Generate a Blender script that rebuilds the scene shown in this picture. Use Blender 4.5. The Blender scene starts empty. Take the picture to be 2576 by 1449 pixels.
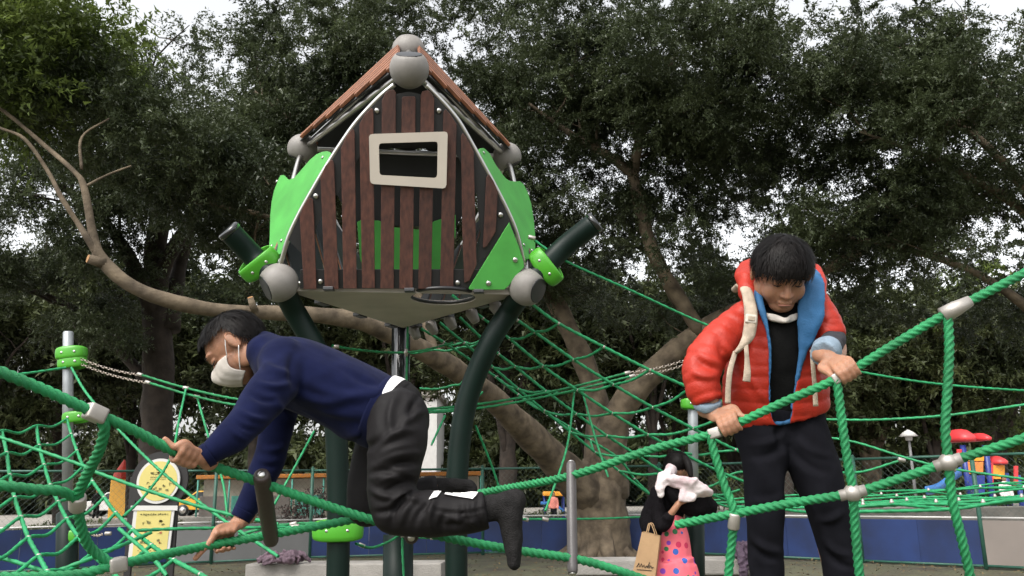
import bpy, bmesh, math, random
import numpy as np
from mathutils import Vector, Matrix, noise
from mathutils.bvhtree import BVHTree

random.seed(7)
rng = np.random.default_rng(7)
SC = bpy.context.scene
COL = SC.collection
R = math.radians

# ---------------------------------------------------------------- camera
PITCH, ROLL, CAMH, FPX = 13.3, 0.8, 1.3, 2144.0
cam = bpy.data.cameras.new('camera')
cam.sensor_width = 36.0
cam.lens = 36.0 * FPX / 2576.0
cam.clip_start = 0.05
cam.clip_end = 4000
camo = bpy.data.objects.new('camera', cam)
COL.objects.link(camo)
CM = Matrix.Translation((0, 0, CAMH)) @ Matrix.Rotation(R(90 + PITCH), 4, 'X') @ Matrix.Rotation(R(-ROLL), 4, 'Z')
camo.matrix_world = CM
SC.camera = camo
CI = CM.inverted()

# ---------------------------------------------------------------- sky and sun (bright overcast)
SUN_EL, SUN_AZ = 52.0, 215.0
w = bpy.data.worlds.new('World')
SC.world = w
w.use_nodes = True
nt = w.node_tree
bg = nt.nodes['Background']
sky = nt.nodes.new('ShaderNodeTexSky')
sky.sky_type = 'NISHITA'
sky.sun_disc = False
sky.sun_elevation = R(SUN_EL)
sky.sun_rotation = R(SUN_AZ)
sky.dust_density = 4.0
sky.air_density = 1.3
sky.ozone_density = 1.0
hs = nt.nodes.new('ShaderNodeHueSaturation')
hs.inputs['Saturation'].default_value = 0.12
hs.inputs['Value'].default_value = 1.0
nt.links.new(sky.outputs[0], hs.inputs['Color'])
nt.links.new(hs.outputs[0], bg.inputs['Color'])
bg.inputs['Strength'].default_value = 0.15
sl = bpy.data.lights.new('sun', 'SUN')
sl.energy = 0.7
sl.angle = R(25)
sl.color = (1.0, 0.93, 0.82)
so = bpy.data.objects.new('sun', sl)
COL.objects.link(so)
az = R(SUN_AZ)
sdir = Vector((math.sin(az) * math.cos(R(SUN_EL)), math.cos(az) * math.cos(R(SUN_EL)), math.sin(R(SUN_EL))))
so.rotation_euler = sdir.to_track_quat('Z', 'Y').to_euler()
so.location = (0, 0, 30)
SC.view_settings.view_transform = 'Standard'
SC.view_settings.look = 'None'
SC.view_settings.gamma = 1.0
SC.view_settings.use_curve_mapping = False
SC.view_settings.exposure = 1.15
SC.cycles.max_bounces = 7
SC.cycles.diffuse_bounces = 3
SC.cycles.glossy_bounces = 3
SC.cycles.transmission_bounces = 4
SC.cycles.transparent_max_bounces = 6
SC.cycles.use_denoising = True

# ---------------------------------------------------------------- helpers
def ray(x, y):
    """direction of the photograph's point (x, y), in its 2576 x 1449 size"""
    return (CM.to_3x3() @ Vector(((x - 1288) / FPX, (724.5 - y) / FPX, -1.0)))
def U(x, y, Y):
    """world point seen at (x, y) that stands Y metres in front of the camera"""
    d = ray(x, y)
    return Vector((0, 0, CAMH)) + d * (Y / d.y)
def PX(p):
    q = CI @ Vector(p)
    return (1288 - FPX * q.x / q.z, 724.5 + FPX * q.y / q.z)
def PXN(V):
    m = np.array(CI)
    q = V @ m[:3, :3].T + m[:3, 3]
    return np.stack([1288 - FPX * q[:, 0] / q[:, 2], 724.5 + FPX * q[:, 1] / q[:, 2]], 1)
def PR(px, Y):
    return px * Y / FPX
def plane_hit(x, y, p, n):
    d = ray(x, y)
    o = Vector((0, 0, CAMH))
    return o + d * ((p - o).dot(n) / d.dot(n))
KX = 2576 / 4032
def c1(x, y): return ((x / 1.2075 + 850) * KX, (y / 1.2075 + 100) * KX)
def c4(x, y): return (x / 1.42375 * KX, (y / 1.42375 + 1250) * KX)
def c5(x, y): return ((x / 1.1425 + 1600) * KX, (y / 1.1425 + 1000) * KX)
def c6(x, y): return ((x / 1.0998 + 3000) * KX, (y / 1.0998 + 950) * KX)
def cL(x, y): return (x * 0.1764 + 479.2, y * 0.1764 + 766.8)

def mat(name, col, rough=0.6, var=0.18, scale=18.0, bump=0.0, bscale=60.0, metal=0.0, spec=0.5, sheen=0.0, sss=0.0,
        trans=0.0, stretch=None, col2=None, coat=0.0, detail=5.0, orand=0.0):
    m = bpy.data.materials.new(name)
    m.use_nodes = True
    t = m.node_tree
    b = t.nodes['Principled BSDF']
    tc = t.nodes.new('ShaderNodeTexCoord')
    src = tc.outputs['Object']
    if stretch:
        mp = t.nodes.new('ShaderNodeMapping')
        mp.inputs['Scale'].default_value = stretch
        t.links.new(src, mp.inputs['Vector'])
        src = mp.outputs[0]
    n = t.nodes.new('ShaderNodeTexNoise')
    n.inputs['Scale'].default_value = scale
    n.inputs['Detail'].default_value = detail
    t.links.new(src, n.inputs['Vector'])
    r = t.nodes.new('ShaderNodeValToRGB')
    r.color_ramp.elements[0].position = 0.3
    r.color_ramp.elements[1].position = 0.7
    a = [max(0, c * (1 - var)) for c in col]
    z = col2 if col2 else [min(1, c * (1 + var)) for c in col]
    r.color_ramp.elements[0].color = (*a, 1)
    r.color_ramp.elements[1].color = (*z, 1)
    t.links.new(n.outputs['Fac'], r.inputs[0])
    cout = r.outputs[0]
    if orand:                       # every board its own tone
        oi = t.nodes.new('ShaderNodeObjectInfo')
        mr = t.nodes.new('ShaderNodeMapRange'); mr.inputs['To Min'].default_value = 1 - orand; mr.inputs['To Max'].default_value = 1 + orand
        t.links.new(oi.outputs['Random'], mr.inputs['Value'])
        hv = t.nodes.new('ShaderNodeHueSaturation'); t.links.new(mr.outputs[0], hv.inputs['Value']); t.links.new(cout, hv.inputs['Color'])
        cout = hv.outputs[0]
    t.links.new(cout, b.inputs['Base Color'])
    b.inputs['Roughness'].default_value = rough
    b.inputs['Metallic'].default_value = metal
    b.inputs['Specular IOR Level'].default_value = spec
    if sheen: b.inputs['Sheen Weight'].default_value = sheen
    if coat: b.inputs['Coat Weight'].default_value = coat; b.inputs['Coat Roughness'].default_value = 0.15
    if sss:
        b.inputs['Subsurface Weight'].default_value = sss
        b.inputs['Subsurface Radius'].default_value = (0.012, 0.005, 0.003)
        b.inputs['Subsurface Scale'].default_value = 0.6
    if bump:
        n2 = t.nodes.new('ShaderNodeTexNoise')
        n2.inputs['Scale'].default_value = bscale
        n2.inputs['Detail'].default_value = 6
        t.links.new(src, n2.inputs['Vector'])
        bp = t.nodes.new('ShaderNodeBump')
        bp.inputs['Strength'].default_value = bump
        bp.inputs['Distance'].default_value = 0.02
        t.links.new(n2.outputs['Fac'], bp.inputs['Height'])
        t.links.new(bp.outputs[0], b.inputs['Normal'])
    if trans:
        tl = t.nodes.new('ShaderNodeBsdfTranslucent')
        mx = t.nodes.new('ShaderNodeMixShader')
        mx.inputs[0].default_value = trans
        t.links.new(r.outputs[0], tl.inputs['Color'])
        t.links.new(b.outputs[0], mx.inputs[1])
        t.links.new(tl.outputs[0], mx.inputs[2])
        t.links.new(mx.outputs[0], t.nodes['Material Output'].inputs['Surface'])
    return m

def tag(o, label, cat, group=None, kind=None):
    if label: o['label'] = label
    if cat: o['category'] = cat
    if group: o['group'] = group
    if kind: o['kind'] = kind
    return o
def thing(name, label, cat, loc=(0, 0, 0), group=None):
    o = bpy.data.objects.new(name, None)
    o.empty_display_size = 0.1
    o.location = loc
    COL.objects.link(o)
    return tag(o, label, cat, group)
def place(o, parent):
    """child keeps the world coordinates its mesh was made in"""
    if parent is not None:
        o.parent = parent
        root = parent
        off = Vector(root.location)
        while root.parent is not None:
            root = root.parent
        if parent.parent is None:
            o.matrix_parent_inverse = Matrix.Translation(-off)
        else:
            o.matrix_parent_inverse = parent.matrix_basis.inverted()
    return o
def link(name, me, m, parent=None, smooth=False):
    if m is not None and not me.materials:
        for k in (m if isinstance(m, (list, tuple)) else [m]): me.materials.append(k)
    if smooth:
        me.polygons.foreach_set('use_smooth', np.ones(len(me.polygons), bool))
    o = bpy.data.objects.new(name, me)
    COL.objects.link(o)
    return place(o, parent)
def mesh(name, V, F, m, parent=None, smooth=False):
    me = bpy.data.meshes.new(name)
    me.from_pydata([tuple(v) for v in V], [], [tuple(f) for f in F])
    me.update()
    return link(name, me, m, parent, smooth)
def inst(name, me, mtx, parent=None):
    """an alike piece sharing mesh data"""
    o = bpy.data.objects.new(name, me)
    COL.objects.link(o)
    o.matrix_basis = mtx
    return place(o, parent)
def np_mesh(name, V, F, m, parent=None, smooth=False):
    """V (n,3), F (k,4) quads, fast"""
    me = bpy.data.meshes.new(name)
    k = F.shape[1]
    me.vertices.add(len(V)); me.vertices.foreach_set('co', np.ascontiguousarray(V, np.float32).ravel())
    me.loops.add(F.size); me.loops.foreach_set('vertex_index', np.ascontiguousarray(F, np.int32).ravel())
    me.polygons.add(len(F)); me.polygons.foreach_set('loop_start', np.arange(0, F.size, k, dtype=np.int32))
    me.update(calc_edges=True)
    me.validate()
    return link(name, me, m, parent, smooth)

class MB:
    """collects shapes for one mesh"""
    def __init__(s): s.V, s.F = [], []
    def add(s, V, F):
        b = len(s.V); s.V += [Vector(v) for v in V]; s.F += [tuple(i + b for i in f) for f in F]; return s
    def box(s, c, h, rot=None, bev=0.0):
        c = Vector(c); h = Vector(h)
        vs = []
        if bev <= 0:
            for z in (-1, 1):
                for y in (-1, 1):
                    for x in (-1, 1): vs.append(Vector((x * h.x, y * h.y, z * h.z)))
            fs = [(0, 2, 3, 1), (4, 5, 7, 6), (0, 1, 5, 4), (2, 6, 7, 3), (0, 4, 6, 2), (1, 3, 7, 5)]
        else:
            bm = bmesh.new()
            bmesh.ops.create_cube(bm, size=1)
            bmesh.ops.scale(bm, vec=h * 2, verts=bm.verts)
            bmesh.ops.bevel(bm, geom=bm.edges[:], offset=bev, segments=2, affect='EDGES', profile=0.6)
            bm.verts.index_update()
            vs = [v.co.copy() for v in bm.verts]; fs = [tuple(v.index for v in f.verts) for f in bm.faces]
            bm.free()
        if rot is not None: vs = [rot @ v for v in vs]
        return s.add([v + c for v in vs], fs)
    def tube(s, P, r, n=10, caps=True, ref=None):
        P = [Vector(p) for p in P]
        rr = r if isinstance(r, (list, tuple)) else [r] * len(P)
        V, F = [], []
        up = None
        for i, p in enumerate(P):
            t = (P[min(i + 1, len(P) - 1)] - P[max(i - 1, 0)])
            if t.length < 1e-9: t = Vector((0, 0, 1))
            t.normalize()
            if up is None:
                up = Vector(ref) if ref is not None else (Vector((0, 0, 1)) if abs(t.z) < 0.9 else Vector((1, 0, 0)))
            up = (up - t * up.dot(t)).normalized()
            sd = t.cross(up)
            ra = rr[i]
            ra, rb = ra if isinstance(ra, (list, tuple)) else (ra, ra)
            for k in range(n):
                a = 2 * math.pi * k / n
                V.append(p + up * (math.cos(a) * ra) + sd * (math.sin(a) * rb))
        for i in range(len(P) - 1):
            for k in range(n):
                k2 = (k + 1) % n
                F.append((i * n + k, i * n + k2, (i + 1) * n + k2, (i + 1) * n + k))
        if caps:
            F.append(tuple(range(n - 1, -1, -1))); F.append(tuple((len(P) - 1) * n + k for k in range(n)))
        return s.add(V, F)
    def ball(s, c, r, M3=None, nu=16, nv=10):
        c = Vector(c); r = Vector(r) if not isinstance(r, (int, float)) else Vector((r, r, r))
        V = [Vector((0, 0, r.z))]; F = []
        for j in range(1, nv):
            a = math.pi * j / nv
            for i in range(nu):
                b = 2 * math.pi * i / nu
                V.append(Vector((r.x * math.sin(a) * math.cos(b), r.y * math.sin(a) * math.sin(b), r.z * math.cos(a))))
        V.append(Vector((0, 0, -r.z)))
        for i in range(nu): F.append((0, 1 + i, 1 + (i + 1) % nu))
        for j in range(nv - 2):
            for i in range(nu):
                a = 1 + j * nu + i; b = 1 + j * nu + (i + 1) % nu
                F.append((a, a + nu, b + nu, b))
        e = len(V) - 1
        for i in range(nu): F.append((e, 1 + (nv - 2) * nu + (i + 1) % nu, 1 + (nv - 2) * nu + i))
        if M3 is not None: V = [M3 @ v for v in V]
        return s.add([v + c for v in V], F)
    def prism(s, poly, n, t):
        """polygon of world points extruded by t along n"""
        n = Vector(n) * t; k = len(poly)
        V = [Vector(p) for p in poly] + [Vector(p) + n for p in poly]
        F = [tuple(range(k)), tuple(range(2 * k - 1, k - 1, -1))] + [(i, i + k, (i + 1) % k + k, (i + 1) % k) for i in range(k)]
        return s.add(V, F)
    def build(s, name, m, parent=None, smooth=False, bevel=0.0, auto=False):
        o = mesh(name, s.V, s.F, m, parent, smooth)
        if bevel or auto:
            bm = bmesh.new(); bm.from_mesh(o.data)
            bmesh.ops.recalc_face_normals(bm, faces=bm.faces)
            if bevel:
                es = [e for e in bm.edges if len(e.link_faces) == 2 and e.calc_face_angle(0) > 0.6]
                bmesh.ops.bevel(bm, geom=es, offset=bevel, segments=2, affect='EDGES', profile=0.6, clamp_overlap=True)
            bm.to_mesh(o.data); bm.free()
        return o
    def data(s, name, m, smooth=True):
        me = bpy.data.meshes.new(name)
        me.from_pydata([tuple(v) for v in s.V], [], s.F); me.update()
        for k in (m if isinstance(m, (list, tuple)) else [m]): me.materials.append(k)
        if smooth: me.polygons.foreach_set('use_smooth', np.ones(len(me.polygons), bool))
        return me

def crom(P, n=8):
    """Catmull-Rom through points (each any-length tuple)"""
    P = [np.array(p, float) for p in P]
    if len(P) < 3:
        return [tuple(P[0] + (P[1] - P[0]) * k / n) for k in range(n + 1)]
    Q = [2 * P[0] - P[1]] + P + [2 * P[-1] - P[-2]]
    out = []
    for i in range(1, len(Q) - 2):
        a, b, c, d = Q[i - 1:i + 3]
        for k in range(n):
            t = k / n
            out.append(0.5 * ((2 * b) + (-a + c) * t + (2 * a - 5 * b + 4 * c - d) * t * t + (-a + 3 * b - 3 * c + d) * t ** 3))
    out.append(P[-1])
    return [tuple(o) for o in out]
def frame(z, x=None):
    z = Vector(z).normalized()
    x = Vector(x) if x is not None else (Vector((0, 0, 1)) if abs(z.z) < 0.9 else Vector((1, 0, 0)))
    x = (x - z * x.dot(z)).normalized()
    y = z.cross(x)
    return Matrix((x, y, z)).transposed()
def mtx(loc, m3, s=1.0):
    m = m3.to_4x4() @ Matrix.Scale(s, 4)
    m.translation = Vector(loc)
    return m

def rope(name, P, r, m, parent, lobes=0, pitch=0.075, step=0.006, nn=None):
    """laid rope: a tube whose section has strands that wind along it"""
    C = np.array([tuple(p) for p in (crom(P, 12) if len(P) > 2 else crom(P, 12))])
    L = np.concatenate([[0], np.cumsum(np.linalg.norm(np.diff(C, axis=0), axis=1))])
    n = max(4, int(L[-1] / step))
    s = np.linspace(0, L[-1], n + 1)
    Q = np.stack([np.interp(s, L, C[:, k]) for k in range(3)], 1)
    T = np.gradient(Q, axis=0); T /= np.linalg.norm(T, axis=1)[:, None] + 1e-12
    ref = np.array([0, 0, 1.0]) if abs(T[0, 2]) < 0.9 else np.array([1.0, 0, 0])
    A = ref - T * (T @ ref)[:, None]; A /= np.linalg.norm(A, axis=1)[:, None] + 1e-9
    B = np.cross(T, A)
    nn = nn or (lobes * 3 if lobes else 8)
    th = np.arange(nn) * 2 * np.pi / nn
    rr = r * (1 + ((0.17 if nn == 16 else 0.13) * np.cos(lobes * th) if lobes else 0 * th))
    tw = s / pitch * 2 * np.pi / max(1, lobes) * (1 if lobes else 0)
    ang = th[None] + tw[:, None]
    V = Q[:, None] + (A[:, None] * np.cos(ang)[..., None] + B[:, None] * np.sin(ang)[..., None]) * rr[None, :, None]
    V = V.reshape(-1, 3)
    i, k = np.meshgrid(np.arange(n), np.arange(nn), indexing='ij')
    k2 = (k + 1) % nn
    F = np.stack([i * nn + k, i * nn + k2, (i + 1) * nn + k2, (i + 1) * nn + k], -1).reshape(-1, 4)
    return np_mesh(name, V, F, m, parent, True)
# ---------------------------------------------------------------- materials of the setting
m_ground = mat('ground', (0.115, 0.095, 0.07), 0.95, 0.45, 1.6, 0.8, 30, col2=(0.11, 0.115, 0.06))
m_pave = mat('paving', (0.27, 0.25, 0.22), 0.9, 0.14, 0.7, 0.2, 25)
m_conc = mat('concrete', (0.25, 0.235, 0.215), 0.85, 0.25, 3.0, 0.35, 50)
m_concd = mat('old_concrete', (0.22, 0.205, 0.18), 0.9, 0.3, 2.0, 0.5, 30)
m_blue = mat('blue_board', (0.006, 0.022, 0.095), 0.6, 0.35, 1.8, 0.1, orand=0.12)
m_greyb = mat('grey_board', (0.17, 0.17, 0.17), 0.6, 0.10, 1.5, 0.05)
m_beigeb = mat('beige_board', (0.21, 0.18, 0.16), 0.65, 0.10, 1.5, 0.05)
m_fpost = mat('fence_green', (0.03, 0.105, 0.075), 0.5, 0.2, 8)
m_wire = mat('wire', (0.05, 0.08, 0.065), 0.5, 0.1, 8)
m_bark = mat('bark', (0.115, 0.085, 0.056), 0.9, 0.5, 4.0, 1.0, 9, col2=(0.215, 0.165, 0.11))
m_barkd = mat('dark_bark', (0.035, 0.026, 0.02), 0.95, 0.4, 4.0, 0.9, 12)
m_leaf = mat('ficus_leaf', (0.042, 0.060, 0.028), 0.42, 0.45, 0.8, trans=0.32, spec=0.4, col2=(0.092, 0.115, 0.052))
m_leafy = mat('lit_leaf', (0.075, 0.115, 0.025), 0.45, 0.4, 0.9, trans=0.4, spec=0.4, col2=(0.19, 0.25, 0.06))  # lit yellow-green foliage: brightness of the light is put into the leaf colour
m_leafb = mat('far_leaf', (0.030, 0.042, 0.018), 0.5, 0.4, 0.35, trans=0.25, spec=0.3, col2=(0.075, 0.09, 0.032))
m_bush = mat('bush_leaf', (0.05, 0.085, 0.022), 0.5, 0.4, 1.2, trans=0.25, spec=0.3, col2=(0.13, 0.15, 0.045))
m_plum = mat('plum_leaf', (0.07, 0.035, 0.03), 0.5, 0.4, 3, trans=0.2)
m_beige = mat('beige_render', (0.42, 0.37, 0.30), 0.85, 0.12, 0.8, 0.15)
m_white = mat('white_paint', (0.55, 0.54, 0.52), 0.5, 0.06, 4)
m_glass = mat('dark_glass', (0.03, 0.035, 0.04), 0.12, 0.1, 2, spec=0.8)
m_cut = mat('cut_wood', (0.36, 0.19, 0.08), 0.8, 0.15, 20)

def gpt(x, y, z=0.0):
    """ground point seen at (x, y)"""
    return plane_hit(x, y, Vector((0, 0, z)), Vector((0, 0, 1)))

# ---------------------------------------------------------------- ground, paving
def terrain():
    xs = np.concatenate([[-900, -300, -120], np.linspace(-60, 60, 81), [120, 300, 900]])
    ys = np.concatenate([[-200, -40], np.linspace(-12, 22, 60), np.linspace(25, 90, 14), [200, 600, 2200]])
    V = np.array([[x, y, 0.035 * noise.noise(Vector((x * 0.5, y * 0.5, 0))) if abs(x) < 50 and -10 < y < 22 else 0.0] for y in ys for x in xs])
    nx = len(xs)
    i, k = np.meshgrid(np.arange(len(ys) - 1), np.arange(nx - 1), indexing='ij')
    F = np.stack([i * nx + k, i * nx + k + 1, (i + 1) * nx + k + 1, (i + 1) * nx + k], -1).reshape(-1, 4)
    o = np_mesh('ground', V, F, m_ground, None, True)
    o['kind'] = 'structure'
terrain()
o = mesh('pavement', [(-60, 23, 0.05), (40, 23, 0.05), (60, 75, 0.05), (-90, 75, 0.05)], [(0, 1, 2, 3)], m_pave)
o['kind'] = 'structure'
# leaf litter: dry leaves on the ground
def litter(n, x0, x1, y0, y1, name):
    P = np.stack([rng.uniform(x0, x1, n), rng.uniform(y0, y1, n), np.full(n, 0.045)], 1)
    a = rng.uniform(0, 6.28, n); L = rng.uniform(0.03, 0.07, n)
    ax = np.stack([np.cos(a), np.sin(a), rng.normal(0, 0.25, n)], 1) * L[:, None]
    sd = np.stack([-np.sin(a), np.cos(a), rng.normal(0, 0.25, n)], 1) * (L * 0.45)[:, None]
    V = np.stack([P - ax * 0.5, P + sd * 0.5, P + ax * 0.5, P - sd * 0.5], 1).reshape(-1, 3)
    o = np_mesh(name, V, np.arange(4 * n).reshape(n, 4), mat('dry_leaf', (0.10, 0.06, 0.03), 0.8, 0.5, 2.0, col2=(0.20, 0.14, 0.06)))
    tag(o, 'dry brown leaves scattered over the bare ground', 'leaf litter', kind='stuff')
litter(14000, -11, 12, 8, 20, 'leaf_litter')

# ---------------------------------------------------------------- foliage
def leaf_mesh(name, C, rad, n, size, m, parent, flat=0.6, droop=0.25, twigs=9, tri=False):
    """n leaves on sprays that fan out of every clump centre"""
    K = len(C)
    if K == 0: return None
    ci = rng.integers(0, K, n)
    D = rng.normal(0, 1, (K, twigs, 3)); D[:, :, 2] *= flat; D[:, :, 2] += 0.12
    D /= np.linalg.norm(D, axis=2)[:, :, None]
    ti = rng.integers(0, twigs, n)
    d = D[ci, ti]
    t = rng.uniform(0.1, 1, n) ** 0.7 * rng.uniform(0.75, 1.1, n)
    r = (rad[ci] if hasattr(rad, '__len__') else rad)
    P = C[ci] + d * (t * r)[:, None] + rng.normal(0, 0.05, (n, 3)) * np.maximum(r, 0.3 * np.ones(n))[:, None]
    P[:, 2] -= droop * t * t * r
    ax = d * 0.7 + rng.normal(0, 0.65, (n, 3)); ax[:, 2] -= 0.25
    ax /= np.linalg.norm(ax, axis=1)[:, None]
    up = np.array([0, 0, 1.0]) + rng.normal(0, 0.55, (n, 3))
    sd = np.cross(ax, up); sd /= np.linalg.norm(sd, axis=1)[:, None] + 1e-9
    nn = np.cross(sd, ax)
    L = size * rng.uniform(0.65, 1.3, n); W = L * rng.uniform(0.38, 0.55, n)
    a = P; b = P + ax * (L * 0.45)[:, None] + sd * (W * 0.5)[:, None] + nn * (W * 0.12)[:, None]
    c = P + ax * L[:, None]; e = P + ax * (L * 0.45)[:, None] - sd * (W * 0.5)[:, None] + nn * (W * 0.12)[:, None]
    if tri:
        V = np.stack([a - sd * (W * .5)[:, None], a + sd * (W * .5)[:, None], c], 1).reshape(-1, 3)
        return np_mesh(name, V, np.arange(3 * n).reshape(n, 3), m, parent)
    V = np.stack([a, b, c, e], 1).reshape(-1, 3)
    return np_mesh(name, V, np.arange(4 * n).reshape(n, 4), m, parent)

def limb_pts(P):
    """(px, py, Y, half width px) -> world points and radii"""
    Q = crom(P, 6)
    pts = [U(q[0], q[1], q[2]) for q in Q]
    rad = [max(0.008, PR(q[3], q[2])) for q in Q]
    return pts, rad
def knobbly(mb, pts, rad, n=12, amp=0.12, seed=0.0):
    b = len(mb.V)
    mb.tube(pts, list(rad), n)
    for i in range(len(pts)):
        for k in range(n):
            v = mb.V[b + i * n + k]
            d = v - pts[i]
            mb.V[b + i * n + k] = pts[i] + d * (1 + amp * 2 * noise.noise(v * 2.2 + Vector((seed, 0, 0))) + amp * noise.noise(v * 7))
def branch_out(mb, pts, rad, tips, count, length, r0, lift=0.35, depth=1, start=0.35):
    """side branches that leave a limb and fork into twigs; tips collect clump centres"""
    for c in range(count):
        i = int(len(pts) * random.uniform(start, 0.98)); i = min(i, len(pts) - 2)
        t = (pts[i + 1] - pts[i]).normalized()
        d = Vector((random.gauss(0, 1), random.gauss(0, 1), random.gauss(lift, 0.5)))
        d = (d - t * d.dot(t) * 0.5 + t * 0.5).normalized()
        L = length * random.uniform(0.5, 1.2)
        P = [pts[i]]
        v = d
        for s in range(5):
            v = (v + Vector((random.gauss(0, .22), random.gauss(0, .22), random.gauss(0.02, .16)))).normalized()
            P.append(P[-1] + v * L / 5)
        r = min(rad[i] * 0.6, r0)
        mb.tube(P, [r * (1 - 0.15 * k) for k in range(6)], 5, caps=False)
        tips += [P[3], P[4], P[5]]
        if depth > 0:
            branch_out(mb, P, [r * .7] * 6, tips, 3, length * 0.55, r * 0.5, lift * 0.6, depth - 1, 0.3)

def fill(n, c, rad, thr=-0.12, scale=0.55, seed=0.0, floor=None):
    """clump centres inside an ellipsoid, thinned where a slow noise is low so that gaps stay open"""
    out = []
    c = Vector(c)
    tries = 0
    while len(out) < n and tries < n * 30:
        tries += 1
        p = Vector((random.uniform(-1, 1), random.uniform(-1, 1), random.uniform(-1, 1)))
        l = p.length
        if l > 1 or l < random.uniform(0, 0.75): continue
        q = Vector((c.x + p.x * rad[0], c.y + p.y * rad[1], c.z + p.z * rad[2]))
        if noise.noise(q * scale + Vector((seed, seed, 0))) < thr: continue
        if floor is not None and q.z < floor + random.uniform(-0.4, 0.8): continue
        out.append(q)
    return out

def tree(name, label, limbs, fills, nleaf, lsize, m_l, m_b, base, sub=(7, 2.2, 0.05), clump=(0.35, 0.75), group='park trees', seed=1.0, extra=None, depth=1, sides=12, sub_from=1, tri=True, bare=()):
    t = thing(name, label, 'tree', base, group)
    mb = MB(); tips = []
    for k, P in enumerate(limbs):
        pts, rad = limb_pts(P)
        knobbly(mb, pts, rad, sides, 0.10, seed + k)
        if k >= sub_from and k not in bare: branch_out(mb, pts, rad, tips, sub[0], sub[1], sub[2], depth=depth)
    if extra: extra(mb)
    mb.build('trunk', m_b, t, True)
    C = [p for p in tips]
    for f in fills: C += fill(*f)
    C = [p for p in C if not any((p - h).length < r * random.uniform(.75, 1.25) for h, r in HOLES)]
    C = np.array([tuple(p) for p in C])
    rad = rng.uniform(clump[0], clump[1], len(C))
    leaf_mesh('crown', C, rad, nleaf, lsize, m_l, t, tri=tri)
    return t

# openings in the canopy where the white sky breaks through
HOLES = []
for hx, hy, hr in ((420, 5, 80), (340, -10, 70), (500, 20, 50), (2050, 20, 85), (2190, 0, 80), (2570, 110, 80), (2460, 20, 60), (1930, 190, 40), (1900, 560, 55), (1700, 690, 55), (1570, 430, 42), (345, 610, 75), (400, 690, 50), (160, 525, 55), (90, 600, 35), (1830, 640, 45), (2020, 690, 50), (2260, 700, 45), (1960, 610, 45), (2480, 690, 45), (2470, 600, 48), (2230, 660, 40), (1990, 490, 40), (1610, 700, 40), (2390, 700, 40), (1330, 560, 30)):
    for Yh in (8.5, 10, 11.5, 13, 14.5, 16, 17.5, 19, 21, 23, 26, 29, 32, 35, 38, 41):
        HOLES.append((U(hx + random.uniform(-12, 12), hy + random.uniform(-12, 12), Yh), PR(hr, Yh) + .25))

for hx, hy, hr in ((150, 450, 95), (60, 350, 60), (235, 590, 70), (330, 720, 70), (500, 765, 60), (650, 780, 50), (270, 430, 50), (820, 780, 40)):
    for Yh in (7.0, 8.0, 8.8, 9.4):
        HOLES.append((U(hx, hy, Yh), PR(hr, Yh)))

# main banyan behind the tower, one long limb reaching left across the picture
def flare(mb):
    b = U(1512, 1400, 17.6); b.z = 0
    for a in range(9):
        an = a * 0.7 + random.uniform(-.2, .2)
        e = b + Vector((math.cos(an) * random.uniform(.75, 1.1), math.sin(an) * random.uniform(.75, 1.1), -0.05))
        mid = b + (e - b) * 0.5 + Vector((0, 0, 0.22))
        top = b + (e - b) * 0.28 + Vector((0, 0, 0.85))
        mb.tube([Vector(p) for p in crom([tuple(top), tuple(mid), tuple(e)], 4)], [0.2, .19, .18, .17, .16, .14, .11, .08, .04], 8)
LA = [(1492, 1250, 17.4, 50), (1400, 1162, 16.5, 40), (1285, 1048, 15, 33), (1165, 945, 13.5, 28), (1000, 848, 12, 25), (860, 800, 11, 22),
      (700, 788, 10.3, 20), (560, 782, 9.8, 19), (420, 755, 9.4, 19), (320, 712, 9.2, 18), (262, 660, 9.1, 16), (237, 606, 9.05, 12), (212, 474, 9, 9), (187, 432, 9, 7),
      (110, 364, 9.1, 6), (33, 298, 9.2, 5), (-60, 230, 9.3, 4)]
base1 = U(1512, 1400, 17.6); base1.z = 0
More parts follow.
